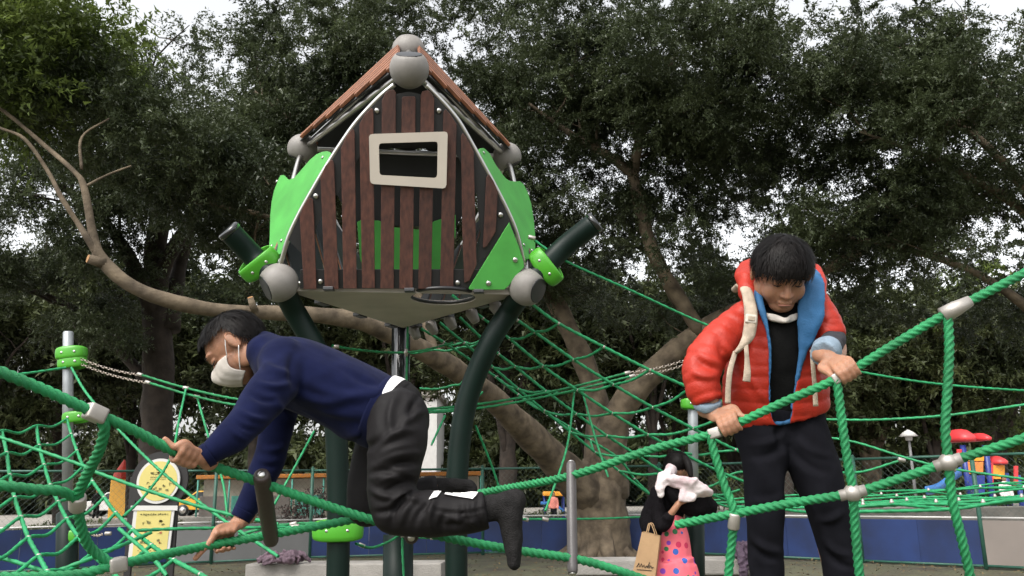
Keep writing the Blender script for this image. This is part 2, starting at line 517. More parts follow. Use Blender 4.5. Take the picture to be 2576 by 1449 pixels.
banyan = tree('banyan_tree', 'broad banyan behind the tower with one long limb reaching left across the park', [
    [(1512, 1440, 17.6, 82), (1516, 1370, 17.6, 70), (1512, 1290, 17.5, 64), (1505, 1225, 17.5, 66), (1520, 1150, 17.5, 48)],
    LA,
    [(255, 655, 9.1, 12), (220, 600, 9.0, 9), (193, 557, 9, 8), (154, 496, 8.9, 7), (120, 430, 8.9, 6), (62, 350, 8.8, 5), (0, 322, 8.8, 4)],
    [(212, 470, 9, 4), (270, 440, 9.1, 3), (330, 417, 9.2, 2)],
    [(205, 425, 9, 4), (206, 345, 9.1, 3), (275, 298, 9.3, 2)],
    [(1525, 1240, 17.5, 52), (1548, 1060, 17, 38), (1640, 935, 16.5, 31), (1780, 822, 16, 26), (1950, 742, 15.5, 18), (2150, 640, 15, 12), (2360, 515, 14.5, 6)],
    [(1515, 1190, 17.4, 45), (1498, 1000, 17.5, 30), (1442, 850, 17.5, 26), (1380, 725, 17.5, 21), (1330, 600, 17, 15), (1290, 400, 16.5, 9), (1240, 200, 16, 4)],
    [(1760, 835, 16, 20), (1676, 698, 15.7, 19), (1633, 606, 15.5, 17), (1603, 485, 15.3, 16), (1594, 430, 15.2, 15), (1613, 340, 15, 13), (1642, 268, 14.8, 10), (1700, 130, 14.5, 5)],
    [(1594, 440, 15.2, 13), (1540, 398, 15.2, 13), (1487, 369, 15.1, 11), (1414, 322, 15, 8), (1330, 260, 14.8, 4)],
    [(1625, 300, 14.9, 8), (1700, 290, 14.6, 6), (1790, 265, 14.3, 4), (1900, 240, 14, 2)],
    [(900, 805, 11.2, 14), (820, 690, 11.6, 10), (700, 560, 12, 8), (560, 520, 12, 6), (430, 500, 12, 3)],
    [(1100, 905, 12.9, 12), (980, 560, 13.4, 10), (760, 330, 13, 7), (640, 230, 12.6, 4)],
], [
    (190, U(1230, 220, 15.5), (4.6, 2.6, 2.5), 0.0, 0.42, 1.0),
    (190, U(1720, 200, 15), (4.2, 2.8, 2.7), 0.0, 0.42, 2.0),
    (120, U(850, 230, 13.5), (2.6, 2.2, 1.9), -0.02, 0.5, 3.0),
    (70, U(420, 330, 10.6), (2.1, 1.3, 0.9), -0.1, 0.7, 4.0),
    (70, U(1500, 560, 15.5), (4.0, 2.0, 1.2), 0.05, 0.6, 5.0),
    (60, U(760, 520, 13.5), (2.6, 1.8, 1.2), -0.02, 0.6, 6.0),
    (110, U(1780, 520, 17.5), (4.2, 2.2, 1.5), -0.1, 0.5, 7.5),
    (90, U(1350, 420, 18), (3.8, 2.0, 1.8), -0.15, 0.5, 8.5),
    (60, U(1150, 60, 16), (4.0, 2.0, 1.2), -0.2, 0.5, 9.5),
    (60, U(1700, 700, 19), (3.6, 2.0, 1.0), -0.05, 0.5, 10.5),
], 880000, 0.060, m_leaf, m_bark, base1, sub=(7, 1.7, 0.035), extra=flare, seed=3.0, bare=(1, 2, 3, 4))

# short sawn stubs on its long limb, the cut faces paler
for x, y, Y, dx, dz, r in ((262, 662, 9.1, -.55, .1, .05), (640, 782, 10.0, -.2, .9, .035), (1010, 850, 12.0, .3, .9, .05), (1330, 1085, 15.5, .2, 1, .07), (1700, 885, 16.3, .1, 1, .07)):
    a = U(x, y, Y); d = Vector((dx, -.5, dz)).normalized()
    mb = MB(); mb.tube([a, a + d * .08, a + d * .17], [r * 1.5, r * 1.15, r], 12); st = mb.build('stub', m_bark, banyan, True)
    mb = MB(); mb.tube([a + d * .168, a + d * .176], r * .92, 12); mb.build('cut_face', m_cut, st)

# tree on the right whose boughs hang in from beyond the picture
base3 = U(2760, 1390, 15); base3.z = 0
tree('banyan_tree', 'shady banyan at the right edge with layered boughs hanging over the playground', [
    [(2760, 1440, 15, 60), (2755, 1100, 15, 50), (2740, 800, 15, 42), (2700, 560, 14.5, 34), (2660, 300, 14, 22)],
    [(2745, 850, 15, 24), (2600, 560, 13.8, 16), (2430, 440, 13, 10), (2300, 380, 12.6, 6), (2160, 330, 12.4, 3)],
    [(2740, 800, 15, 20), (2580, 480, 13.2, 14), (2400, 300, 12.6, 9), (2200, 200, 12.2, 5)],
    [(2740, 900, 15, 18), (2480, 700, 14.5, 11), (2250, 620, 14, 7), (2080, 590, 13.8, 4)],
    [(2700, 560, 14.5, 18), (2580, 300, 13.6, 10), (2480, 200, 13, 5)],
], [
    (200, U(2330, 330, 13.4), (3.4, 2.4, 1.7), 0.0, 0.45, 7.0),
    (80, U(2300, 560, 14), (3.0, 2.0, 1.0), 0.02, 0.6, 8.0),
    (80, U(1830, 170, 13), (2.0, 2.0, 1.2), -0.05, 0.55, 9.0),
    (60, U(2420, 720, 16), (2.8, 2.0, 0.9), -0.05, 0.5, 9.8),
], 420000, 0.060, m_leaf, m_bark, base3, sub=(7, 1.8, 0.035), seed=11.0)

# tree on the left, lighter leaves at the picture's edge
base2 = U(392, 1330, 21); base2.z = 0
tree('banyan_tree', 'tall dark trunked tree left of the tower under the dense canopy', [
    [(385, 1380, 21, 46), (392, 1150, 21, 40), (398, 900, 21, 36), (392, 700, 21, 32), (400, 560, 20.5, 26), (430, 380, 20, 18)],
    [(392, 800, 21, 22), (310, 620, 20, 16), (200, 500, 19, 10), (60, 420, 18, 5)],
    [(395, 700, 21, 22), (480, 560, 20, 16), (600, 460, 19, 11), (720, 380, 18, 6)],
    [(400, 560, 20.5, 16), (330, 360, 19, 11), (240, 200, 18, 6)],
    [(430, 830, 21, 24), (455, 650, 21.5, 18), (520, 480, 21, 12), (600, 300, 20, 6)],
    [(372, 960, 21, 16), (290, 870, 21, 12), (190, 780, 20.5, 9), (60, 720, 20, 6)],
], [
    (170, U(300, 420, 18), (5.0, 3.0, 2.3), 0.0, 0.4, 12.0),
    (80, U(640, 420, 18), (3.0, 2.4, 1.8), -0.05, 0.45, 13.0),
    (60, U(100, 560, 19), (3.0, 2.2, 1.3), 0.05, 0.45, 14.0),
], 260000, 0.080, m_leaf, m_barkd, base2, sub=(6, 2.4, 0.05), clump=(0.45, 0.9), seed=21.0)

base5 = U(-330, 1420, 12); base5.z = 0
tree('young_tree', 'fresh green tree at the left edge catching the light', [
    [(-330, 1480, 12, 30), (-320, 1000, 12, 26), (-280, 600, 11.8, 20), (-180, 300, 11.5, 12), (-60, 120, 11.2, 6)],
    [(-280, 560, 11.8, 12), (-120, 300, 11.3, 8), (40, 150, 11, 4)],
    [(-240, 450, 11.6, 10), (-80, 180, 11, 7), (120, 60, 10.6, 3)],
], [
    (75, U(20, 110, 9.3), (1.1, 1.0, 1.0), -0.1, 0.6, 15.0),
    (40, U(190, 120, 9.8), (.9, .9, 0.55), -0.05, 0.6, 16.0),
], 60000, 0.08, m_leafy, m_barkd, base5, sub=(6, 1.2, 0.03), seed=31.0)

# trees farther back in the park: each its own trunk and crown
BACK = [  # px, base Y, crown centre py, crown radii, trunk half width px, leaves, label
    (330, 38, 860, (5.0, 3, 3.6), 12, 30000, 'far park tree seen between the left net and the notice board'),
    (860, 40, 850, (5.0, 3, 3.8), 12, 30000, 'far park tree whose crown shows behind the left tower leg'),
    (1480, 42, 900, (5.2, 3, 3.4), 12, 30000, 'far park tree directly behind the banyan trunk'),
    (1850, 43, 960, (5.2, 3, 3.0), 12, 28000, 'far park tree low behind the right net mast'),
    (2350, 38, 900, (5.0, 3, 3.6), 12, 30000, 'far park tree right of the lamp with a dark crown'),
    (-60, 30, 900, (4.5, 3, 3.0), 12, 24000, 'far park tree with a low dark crown at the left edge'),
    (150, 33, 830, (4.6, 3, 3.2), 12, 26000, 'far park tree between the left net post and the picture edge'),
    (640, 34, 800, (5.0, 3, 3.6), 16, 28000, 'far park tree behind the crouching boy with a rough trunk'),
    (1010, 36, 760, (5.0, 3, 3.8), 13, 26000, 'far park tree straight behind the tower legs'),
    (1275, 31, 830, (3.8, 3, 2.9), 20, 22000, 'far park tree with a dark trunk right of the tower'),
    (1700, 38, 950, (4.5, 3, 2.6), 12, 22000, 'far park tree low behind the hanging net'),
    (1980, 36, 900, (4.8, 3, 3.3), 12, 26000, 'far park tree behind the boy in the red jacket'),
    (1640, 36, 780, (5.0, 3, 3.0), 11, 26000, 'far park tree with a tall crown between banyan and right mast'),
    (2190, 40, 960, (5.2, 3, 3.6), 24, 26000, 'far park tree with a thick pale trunk near the lamp'),
    (2520, 44, 900, (6.0, 3, 5.0), 14, 30000, 'far park tree behind the red roofed playground'),
]
for k, (px, Y, cy, rad, tw, nl, lab) in enumerate(BACK):
    b = U(px, 1300, Y); b.z = 0
    c = U(px, cy, Y)
    q = PX(b)
    x0 = q[0]; y0 = q[1]
    limbs = [[(x0, y0, Y, tw * 1.25), (x0 + 3, (y0 + cy) / 2 + 60, Y, tw), (px, cy + 40, Y, tw * .7), (px - 10, cy - 80, Y, tw * .3)],
             [(x0 + 2, (y0 + cy) / 2 + 80, Y, tw * .5), (px - 60, cy + 40, Y - 1, tw * .35), (px - 120, cy - 60, Y - 1.5, tw * .15)],
             [(x0 + 2, (y0 + cy) / 2 + 50, Y, tw * .5), (px + 70, cy + 30, Y - 1, tw * .35), (px + 130, cy - 50, Y - 1.5, tw * .15)]]
    tree('park_tree', lab, limbs, [(150, c, rad, -0.2, 0.3, 40.0 + k)], int(nl * 1.5), 0.25, m_leafb if k not in (14,) else m_leafy,
         m_barkd if k != 13 else m_bark, b, sub=(4, 2.2, 0.05), clump=(0.7, 1.3), group='trees far back in the park', seed=50 + k, depth=0, sides=8, tri=True)

# a far belt of wood closes the view under the crowns
def belt():
    C = []
    for i in range(2200):
        x = random.uniform(-50, 52); y = random.uniform(60, 78)
        top = 15 + 6 * noise.noise(Vector((x * 0.08, 0, 5)))
        lo = .2 if i % 3 else .2
        if i % 2: top = 5
        C.append((x, y, random.uniform(lo, top)))
    C = np.array(C)
    o = leaf_mesh('far_wood', C, rng.uniform(1.2, 2.2, len(C)), 260000, 0.62, m_leafb, None, flat=0.8, tri=True)
    tag(o, 'far belt of dark woodland closing the park beyond the playground', 'wood', kind='stuff')
belt()

# bushes and hedges beyond the fence
def bush(px, py, Y, w, h, lab, n=5000, m=None, size=0.06):
    b = U(px, py, Y); b.z = 0.02
    t = thing('bush', lab, 'bush', b, 'bushes beyond the fence')
    mb = MB()
    for k in range(7):
        e = b + Vector((random.uniform(-w, w) * .6, random.uniform(-w, w) * .4, h * random.uniform(.5, .9)))
        mb.tube([b + Vector((random.uniform(-.05, .05), random.uniform(-.05, .05), 0)), b + (e - b) * .5 + Vector((0, 0, .05)), e], [.02, .014, .006], 5)
    mb.build('stem', m_barkd, t)
    C = []
    for k in range(60):
        a = random.uniform(0, 6.28); r = math.sqrt(random.random())
        C.append((b.x + math.cos(a) * r * w, b.y + math.sin(a) * r * w * .6, b.z + h * random.uniform(.12, 1.0) * (1 - .35 * r * r)))
    leaf_mesh('foliage', np.array(C), rng.uniform(.12, .26, 60) * max(.7, h), n, size, m or m_bush, t)
bush(1372, 1290, 22, .85, .85, 'small bright green bush behind the hanging dark bar')
bush(1245, 1290, 23, .9, .6, 'low bush beside the right tower leg beyond the fence')
bush(790, 1300, 22, .8, 1.5, 'loose bush with plum and green leaves behind the brown rung', m=m_plum)
bush(585, 1310, 24, 1.6, .8, 'dark clipped hedge behind the grey boards')
bush(2430, 1240, 33, 1.3, 1.3, 'yellowish shrub below the red roofed playground')
bush(1810, 1230, 32, 1.4, 1.9, 'round olive shrub between the woman and the standing boy')
bush(2120, 1240, 33, 1.1, 2.2, 'brown olive shrub left of the pale trunk')
bush(160, 1330, 24, 1.4, .7, 'low dark hedge behind the left net')

# ---------------------------------------------------------------- concrete work beyond the fence
mb = MB(); a = U(420, 1300, 25); mb.box((U(480, 1300, 25).x, 25, .33), (3.6, .25, .33), bev=.03)
o = mb.build('planter_wall', m_concd); tag(o, 'low weathered concrete planter wall behind the yellow notice board', 'wall')
mb = MB(); mb.box((U(2420, 1300, 20).x + 2, 20.5, .38), (7.5, .25, .38), bev=.03)
o = mb.build('retaining_wall', m_concd); tag(o, 'stained low retaining wall below the far playground', 'wall')

# far pale building
def building(x0, x1, Y, zt, lab, cols, mw):
    A = U(x0, 1200, Y).x; B = U(x1, 1200, Y).x
    t = thing('building', lab, 'building', ((A + B) / 2, Y, 0))
    mb = MB(); mb.box(((A + B) / 2, Y + 3, zt / 2), ((B - A) / 2, 3, zt / 2)); wall = mb.build('wall', mw, t)
    mb = MB(); mb.box(((A + B) / 2, Y + 2.9, zt + .15), ((B - A) / 2 + .25, 3.2, .15)); mb.build('roof', m_concd, t)
    if not cols: return
    wd = (B - A) / cols
    z = 1.0
    while z + 1.6 < zt:
        for k in range(cols):
            cx = A + wd * (k + .5)
            f = MB()
            for dx, dz, hx, hz in ((0, .75, wd * .3 + .06, .05), (0, -.75, wd * .3 + .06, .05), (-wd * .3, 0, .05, .75), (wd * .3, 0, .05, .75), (0, 0, .03, .75)):
                f.box((cx + dx, Y - .02, z + .8 + dz), (hx, .05, hz))
            win = f.build('window', m_white, t)
            g = MB(); g.box((cx, Y - .006, z + .8), (wd * .3, .004, .74)); g.build('pane', m_glass, win)
        z += 2.9
building(1060, 1098, 56, 7.3, 'narrow white building glimpsed between the tower legs', 0, m_white)

# ---------------------------------------------------------------- fence of green posts, wire and boards
FN = [(-170, 1455), (420, 1424), (530, 1420), (778, 1408), (1215, 1396), (1670, 1394), (2172, 1418), (2482, 1432), (2800, 1448)]
PT = [gpt(*p) for p in FN]
fl = thing('boundary_fence', 'green wire fence with coloured boards along its foot, behind the benches', 'fence', PT[4])
BT = [m_blue, m_greyb, m_greyb, m_blue, m_blue, m_blue, m_blue, m_beigeb]
FH = 1.75
for i, p in enumerate(PT):
    mb = MB(); mb.tube([p, p + Vector((0, 0, FH + .03))], .035, 10); mb.tube([p + Vector((0, 0, FH + .03)), p + Vector((0, 0, FH + .06))], [.035, .01], 10)
    po = mb.build('post', m_fpost, fl, True)
for i in range(len(PT) - 1):
    a, b = PT[i], PT[i + 1]
    d = (b - a); L = d.length; d.normalize(); nrm = Vector((-d.y, d.x, 0))
    n = max(1, round(L / 1.15))
    for k in range(n):
        s0 = L * k / n + (.0 if k else .03); s1 = L * (k + 1) / n - (0.004 if k < n - 1 else .03)
        c = a + d * (s0 + s1) / 2
        mb = MB(); mb.box(c + Vector((0, 0, .40)) - nrm * (.004 * (k % 2)), ((s1 - s0) / 2, .012, .33), frame((0, 0, 1), d))
        mb.build('board', BT[i], fl)
    for z in (.05, .77, FH - .02):
        mb = MB(); mb.tube([a + Vector((0, 0, z)), b + Vector((0, 0, z))], .022 if z != .77 else .016, 8)
        mb.build('rail', m_fpost if z != .77 else m_white, fl, True)
    mb = MB(); sp = .11; h = FH - .8
    k = -h
    while k < L:
        for sg in (1, -1):
            s0, s1 = max(0, k), min(L, k + h)
            if s1 - s0 > .05:
                z0, z1 = (s0 - k), (s1 - k)
                if sg < 0: z0, z1 = h - z0, h - z1
                mb.tube([a + d * s0 + Vector((0, 0, .79 + z0)), a + d * s1 + Vector((0, 0, .79 + z1))], .0016, 3, caps=False)
        k += sp
    mb.build('wire_mesh', m_wire, fl)['kind'] = 'stuff'

# ---------------------------------------------------------------- concrete benches
def bench(x0, x1, ytop, lab):
    a = plane_hit(x0, ytop, Vector((0, 0, .45)), Vector((0, 0, 1))); b = plane_hit(x1, ytop - 3, Vector((0, 0, .45)), Vector((0, 0, 1)))
    c = (a + b) / 2; d = (b - a).normalized()
    t = thing('concrete_bench', lab, 'bench', (c.x, c.y, 0), 'concrete benches round the climbing nets')
    rot = frame((0, 0, 1), d)
    mb = MB(); mb.box((c.x, c.y - .2, .36), ((b - a).length / 2, .24, .09), rot, .02); mb.build('seat', m_conc, t)
    mb = MB(); mb.box((c.x, c.y - .17, .135), ((b - a).length / 2 - .06, .19, .135), rot, .015); mb.build('plinth', m_concd, t)
    return c
bench1 = bench(648, 1122, 1412, 'pale concrete bench under the tower with a mauve jacket on it')
bench2 = bench(1436, 1915, 1402, 'pale concrete bench beside the woman with a dark jacket over its end')
# ---------------------------------------------------------------- play tower: a house of planks on three bent legs
m_ball = mat('grey_cast', (0.215, 0.20, 0.185), 0.5, 0.14, 9, 0.12, 400, spec=0.4)
m_cap = mat('black_cap', (0.018, 0.018, 0.02), 0.35, 0.1, 10)
m_steel = mat('steel', (0.55, 0.54, 0.52), 0.28, 0.08, 12, metal=1.0)
m_leg = mat('dark_green_paint', (0.002, 0.010, 0.007), 0.45, 0.12, 6, spec=0.22)
m_green = mat('green_board', (0.064, 0.33, 0.055), 0.5, 0.14, 5, 0.08, 200)
m_clamp = mat('green_plastic', (0.065, 0.33, 0.02), 0.38, 0.06, 8)
m_plank = mat('plank', (0.060, 0.0185, 0.0115), 0.6, 0.35, 5, 0.25, 60, stretch=(9, 9, 0.9), col2=(0.100, 0.034, 0.021), orand=0.22)
m_slat = mat('roof_slat', (0.21, 0.078, 0.034), 0.6, 0.3, 6, 0.2, 60, stretch=(2, 2, 2), orand=0.15)
m_black = mat('black_sheet', (0.013, 0.013, 0.014), 0.5, 0.1, 10)
m_frame = mat('cream_board', (0.54, 0.48, 0.41), 0.5, 0.04, 6)
m_floor = mat('floor_sheet', (0.42, 0.38, 0.345), 0.6, 0.12, 4)
m_greys = mat('grey_slat', (0.05, 0.055, 0.062), 0.5, 0.12, 8)
m_polepl = mat('black_pole', (0.01, 0.011, 0.012), 0.12, 0.05, 10, spec=0.6, coat=0.5)

HX, HY, ZF, YAW, RL, RU, HU, HT = -0.815, 6.3, 2.705, 7.8, 0.997, 0.998, 1.396, 2.078
def hp(a, r, z): return Vector((HX + r * math.cos(R(a + YAW)), HY + r * math.sin(R(a + YAW)), z))
bL, bR, bB = hp(210, RL, ZF), hp(330, RL, ZF), hp(90, RL, ZF)
bF, bSL, bSR = hp(270, RU, ZF + HU), hp(150, RU, ZF + HU), hp(30, RU, ZF + HU)
bT = Vector((HX, HY, ZF + HT))
BC = Vector((HX, HY, ZF + 0.9))
house = thing('play_tower', 'wooden play house with orange roof and green wings on bent dark green legs', 'play tower', (HX, HY, 0))
def nrm(a, b, c):
    n = (b - a).cross(c - a).normalized()
    return n if n.dot((a + b + c) / 3 - BC) > 0 else -n
nF = nrm(bL, bR, bF); nWL = nrm(bL, bF, bSL); nWR = nrm(bR, bF, bSR)
nBL = nrm(bL, bSL, bB); nBR = nrm(bR, bSR, bB); nBK = nrm(bB, bSL, bSR)
bolt_mb = MB(); bolt_mb.tube([(0, 0, 0), (0, 0, .004), (0, 0, .009), (0, 0, .011)], [.017, .017, .012, .004], 12)
bolt_me = bolt_mb.data('bolt', m_steel)
def bolt(x, y, p, n, off, parent, s=1.0):
    q = plane_hit(x, y, p + n * off, n)
    return inst('bolt', bolt_me, mtx(q, frame(n), s), parent)

# balls
for c, r, cutdir in ((bL, .135, (-.80, -.38, -.48)), (bR, .135, (.80, -.48, -.40)), (bF, .135, (0.05, -.62, .78)), (bT, .135, (0, 0, 1)), (bSL, .125, (-.4, .2, -.9)), (bSR, .125, (.5, .2, -.9))):
    mb = MB(); mb.ball(c, r, None, 32, 20)
    n = Vector(cutdir).normalized()
    for iv, vv in enumerate(mb.V):
        h = (vv - c).dot(n) - r * .72
        if h > 0:
            ra = (vv - c) - n * (vv - c).dot(n)
            mb.V[iv] = c + n * (r * .72) + ra
    b = mb.build('ball_joint', m_ball, house, True)
    k = MB(); q = c + n * (r * .722)
    k.tube([q - n * .004, q + n * .003, q + n * .004], [r * .66, r * .66, r * .62], 28)
    k.build('cap', m_cap, b, True)
# legs: bent tubes, each passing its ball and ending above it
def leg(P, name='leg'):
    pts = [Vector(p) for p in crom([tuple(p) for p in P], 10)]
    mb = MB(); mb.tube(pts, .078, 20); o = mb.build(name, m_leg, house, True)
    d = (pts[-1] - pts[-2]).normalized()
    k = MB(); k.tube([pts[-1] - d * .01, pts[-1] + d * .02, pts[-1] + d * .03], [.082, .082, .066], 20); k.build('end_cap', m_polepl, o, True)
    return pts
gl = U(848, 1449, 6.05); glz = gl.copy(); glz.z = 0; glz.x -= .0
LL = leg([glz, U(850, 1449, 6.05), U(850, 1200, 6.05), U(838, 1020, 6.02), U(800, 890, 5.95), U(745, 790, 5.88), bL, U(640, 648, 5.72), U(578, 583, 5.6)])
gr = U(1148, 1449, 6.2); gr.z = 0
LR = leg([gr, U(1148, 1449, 6.2), U(1150, 1200, 6.2), U(1172, 1020, 6.18), U(1228, 870, 6.12), U(1280, 785, 6.1), bR, U(1410, 630, 5.98), U(1494, 562, 5.9)])
gb = U(1003, 1449, 7.35); gb.z = 0
mb = MB(); mb.tube([gb, U(1004, 1300, 7.35), U(1006, 1000, 7.35), U(1009, 828, 7.35)], .082, 18); o = mb.build('leg', m_polepl, house, True)
# lower sleeve of the back leg
mb = MB(); a = U(1002, 1345, 7.35); mb.tube([gb, a], .125, 18); mb.build('leg_sleeve', m_leg, o, True)
# green clamps round the legs
def clamp(name, c, ax, out, parent, s=1.0):
    """two half shells bolted round a post with a rounded ear at each side"""
    ax = Vector(ax).normalized(); M3 = frame(ax, out)
    mb = MB()
    N = 20
    prof = [(-.05, .80), (-.056, .86), (-.05, .94), (-.03, .985), (0, 1.0), (.03, .985), (.05, .94), (.056, .86), (.05, .80)]
    V, F = [], []
    for i in range(N):
        a = 2 * math.pi * i / N
        ca, sa = math.cos(a), math.sin(a)
        ex = .178 * math.copysign(abs(ca) ** .8, ca); ey = .118 * math.copysign(abs(sa) ** .8, sa)
        for z, r in prof:
            V.append(Vector((ex * (1 - (1 - r) * .6) * s, ey * r * s, z * 1.35 * (1 - .22 * abs(ca) ** 3) * s)))
    n = len(prof)
    for i in range(N):
        for k in range(n - 1):
            F.append((i * n + k, ((i + 1) % N) * n + k, ((i + 1) % N) * n + k + 1, i * n + k + 1))
        F.append((i * n + n - 1, ((i + 1) % N) * n + n - 1, ((i + 1) % N) * n, i * n))
    mb.add([c + M3 @ v for v in V], F)
    o = mb.build(name, m_clamp, parent, True, auto=True)
    for sx in (-1, 1):
        p = c + M3 @ Vector((sx * .165 * s, 0, .0))
        inst('bolt', bolt_me, mtx(c + M3 @ Vector((sx * .07 * s, -.108 * s, 0)), frame(M3 @ Vector((0, -1, 0))), .7), o)
    return o
clamp('clamp', U(652, 664, 5.70), LL[-1] - LL[-8], (1, -.2, .9), house, .84)
clamp('clamp', U(1374, 671, 5.935), LR[-1] - LR[-8], (1, .1, -.9), house, .84)

# steel tubes of the frame
def arch(P, r=.017, name='frame_tube'):
    pts = [Vector(p) for p in crom([tuple(p) for p in P], 6)]
    mb = MB(); mb.tube(pts, r, 12); return mb.build(name, m_steel, house, True)
AL = [(300, 1160), (345, 1010), (395, 900), (450, 800), (520, 680), (590, 570), (660, 470), (730, 390), (790, 330), (850, 280)]
AR = [(995, 280), (1060, 345), (1110, 400), (1160, 465), (1215, 560), (1270, 660), (1330, 770), (1390, 890), (1430, 990), (1468, 1140)]
arch([plane_hit(*c1(*p), bL + nF * .0, nF) for p in AL])
arch([plane_hit(*c1(*p), bL + nF * .0, nF) for p in AR])
def bowed(a, b, k, r=.024):
    m = (a + b) / 2; o = (m - BC); o.normalize()
    q = [a + (b - a) * t + o * (k * 4 * t * (1 - t)) for t in (0, .2, .4, .6, .8, 1)]
    arch(q, r)
bowed(bL, bSL, .035); bowed(bR, bSR, .035)
bowed(bB, bSL, .12); bowed(bB, bSR, .12)
for a, b in ((bF, bT), (bSL, bT), (bSR, bT), (bSL, bF), (bSR, bF), (bSL, bSR)): arch([a, a + (b - a) * .5, b], .024)
for a, b in ((bL, bR), (bR, bB), (bB, bL)): arch([a, a + (b - a) * .5, b], .013 if b is bR else .03)

# plank front
PL = [
    [(398, 910), (412, 866), (432, 830), (450, 818), (461, 828), (466, 900), (478, 1255), (418, 1255)],
    [(497, 720), (520, 668), (545, 640), (556, 640), (562, 660), (584, 1255), (518, 1255)],
    [(594, 585), (622, 524), (648, 492), (657, 496), (660, 520), (670, 1252), (606, 1252)],
    [(682, 470), (705, 428), (738, 394), (747, 398), (749, 420), (756, 1250), (695, 1250)],
    [(789, 360), (803, 326), (820, 308), (845, 304), (856, 318), (855, 545), (788, 545)],
    [(786, 725), (850, 725), (846, 1252), (782, 1252)],
    [(884, 347), (890, 338), (944, 337), (950, 346), (948, 545), (882, 545)],
    [(878, 730), (942, 730), (936, 1253), (872, 1253)],
    [(974, 330), (982, 313), (1010, 307), (1026, 322), (1038, 350), (1037, 540), (972, 540)],
    [(970, 735), (1034, 735), (1024, 1253), (962, 1253)],
    [(1082, 412), (1092, 396), (1116, 424), (1145, 470), (1129, 1253), (1066, 1253)],
    [(1166, 525), (1175, 511), (1200, 545), (1226, 600), (1240, 1140), (1205, 1215), (1182, 1225), (1172, 1000)],
    [(1286, 722), (1298, 706), (1320, 740), (1341, 790), (1331, 980), (1288, 1052), (1270, 1058)],
]
def plate(name, poly, m, p, n, off, t, conv=c1, parent=None, bevel=.004):
    P = [plane_hit(*conv(*q), p + n * off, n) for q in poly]
    mb = MB(); mb.prism(P, -n, t); return mb.build(name, m, parent or house, False, bevel)
for k, q in enumerate(PL):
    plate('plank', q, m_plank, bL, nF, .042 + .002 * (k % 3), .02)
# black backing that follows the arch, bottom board
def ringplate(name, O, I, m, p, n, off, t, conv=c1, closed=False):
    P = [plane_hit(*conv(*q), p + n * off, n) for q in O]; Q = [plane_hit(*conv(*q), p + n * off, n) for q in I]
    V = P + Q + [v - n * t for v in P] + [v - n * t for v in Q]
    k = len(P); F = []
    for i in range(k if closed else k - 1):
        j = (i + 1) % k
        F += [(i, j, k + j, k + i), (2 * k + i, 3 * k + i, 3 * k + j, 2 * k + j), (i, 2 * k + i, 2 * k + j, j), (k + i, k + j, 3 * k + j, 3 * k + i)]
    if not closed: F += [(0, k, 3 * k, 2 * k), (k - 1, 3 * k - 1, 4 * k - 1, 2 * k - 1)]
    return mesh(name, V, F, m, house)
bo = ringplate('backing_board', [(345, 1020), (400, 905), (455, 805), (525, 685), (595, 575), (665, 475), (735, 395), (800, 335), (920, 315), (1050, 345), (1105, 405), (1155, 470), (1210, 565), (1265, 665), (1325, 775), (1385, 895), (1425, 990)],
          [(452, 1130), (478, 960), (520, 880), (585, 790), (640, 690), (700, 600), (735, 540), (765, 520), (920, 505), (1070, 520), (1100, 540), (1135, 600), (1190, 690), (1240, 800), (1250, 900), (1260, 1000), (1240, 1130)], m_black, bL, nF, .018, .012)
plate('bottom_board', [(400, 1160), (1330, 1160), (1330, 1252), (400, 1252)], m_black, bL, nF, .020, .015)
for x, y in ((766, 406), (1060, 406), (476, 812), (1353, 901), (497, 1218), (1149, 1224)): bolt(*c1(x, y), bL, nF, .022, bo, 1.15)
# window frame
WO = [(728, 530), (733, 520), (745, 516), (1088, 505), (1099, 509), (1102, 520), (1096, 758), (1090, 772), (1078, 775), (748, 754), (737, 748), (733, 738)]
WI = [(775, 575), (778, 564), (788, 560), (1042, 552), (1052, 555), (1055, 566), (1053, 708), (1049, 720), (1040, 725), (792, 712), (782, 708), (778, 698)]
ringplate('window_frame', WO, WI, m_frame, bL, nF, .068, .024, closed=True)
# green boards
gW = plate('green_wing', [(255, 1010), (258, 900), (264, 840), (276, 785), (298, 728), (308, 712), (322, 711), (336, 727), (348, 733), (372, 724), (402, 690), (448, 637), (478, 612), (505, 600), (528, 597), (543, 603), (545, 612), (528, 655), (498, 702), (448, 802), (398, 892), (358, 982), (330, 1050), (308, 1085), (288, 1094), (262, 1092), (252, 1060)], m_green, bL, nWL, .05, .02)
for x, y in ((508, 628), (290, 742), (312, 1023), (265, 1050)): bolt(*c1(x, y), bL, nWL, .052, gW, .8)
gW = plate('green_wing', [(1252, 592), (1258, 584), (1272, 582), (1284, 590), (1302, 608), (1330, 660), (1362, 706), (1378, 726), (1398, 739), (1428, 742), (1446, 740), (1464, 756), (1484, 795), (1500, 850), (1512, 920), (1519, 1000), (1520, 1080), (1506, 1104), (1480, 1113), (1464, 1112), (1440, 1010), (1398, 898), (1338, 770), (1290, 680), (1258, 622)], m_green, bR, nWR, .05, .02)
for x, y in ((1273, 605), (1487, 803), (1464, 1043), (1503, 1070)): bolt(*c1(x, y), bR, nWR, .052, gW, .8)
gW = plate('green_panel', [(1395, 937), (1440, 1050), (1464, 1125), (1466, 1150), (1420, 1200), (1395, 1235), (1372, 1257), (1206, 1257), (1203, 1248)], m_green, bL, nF, .046, .02)
for x, y in ((1423, 1115), (1296, 1226)): bolt(*c1(x, y), bL, nF, .048, gW, 1.15)
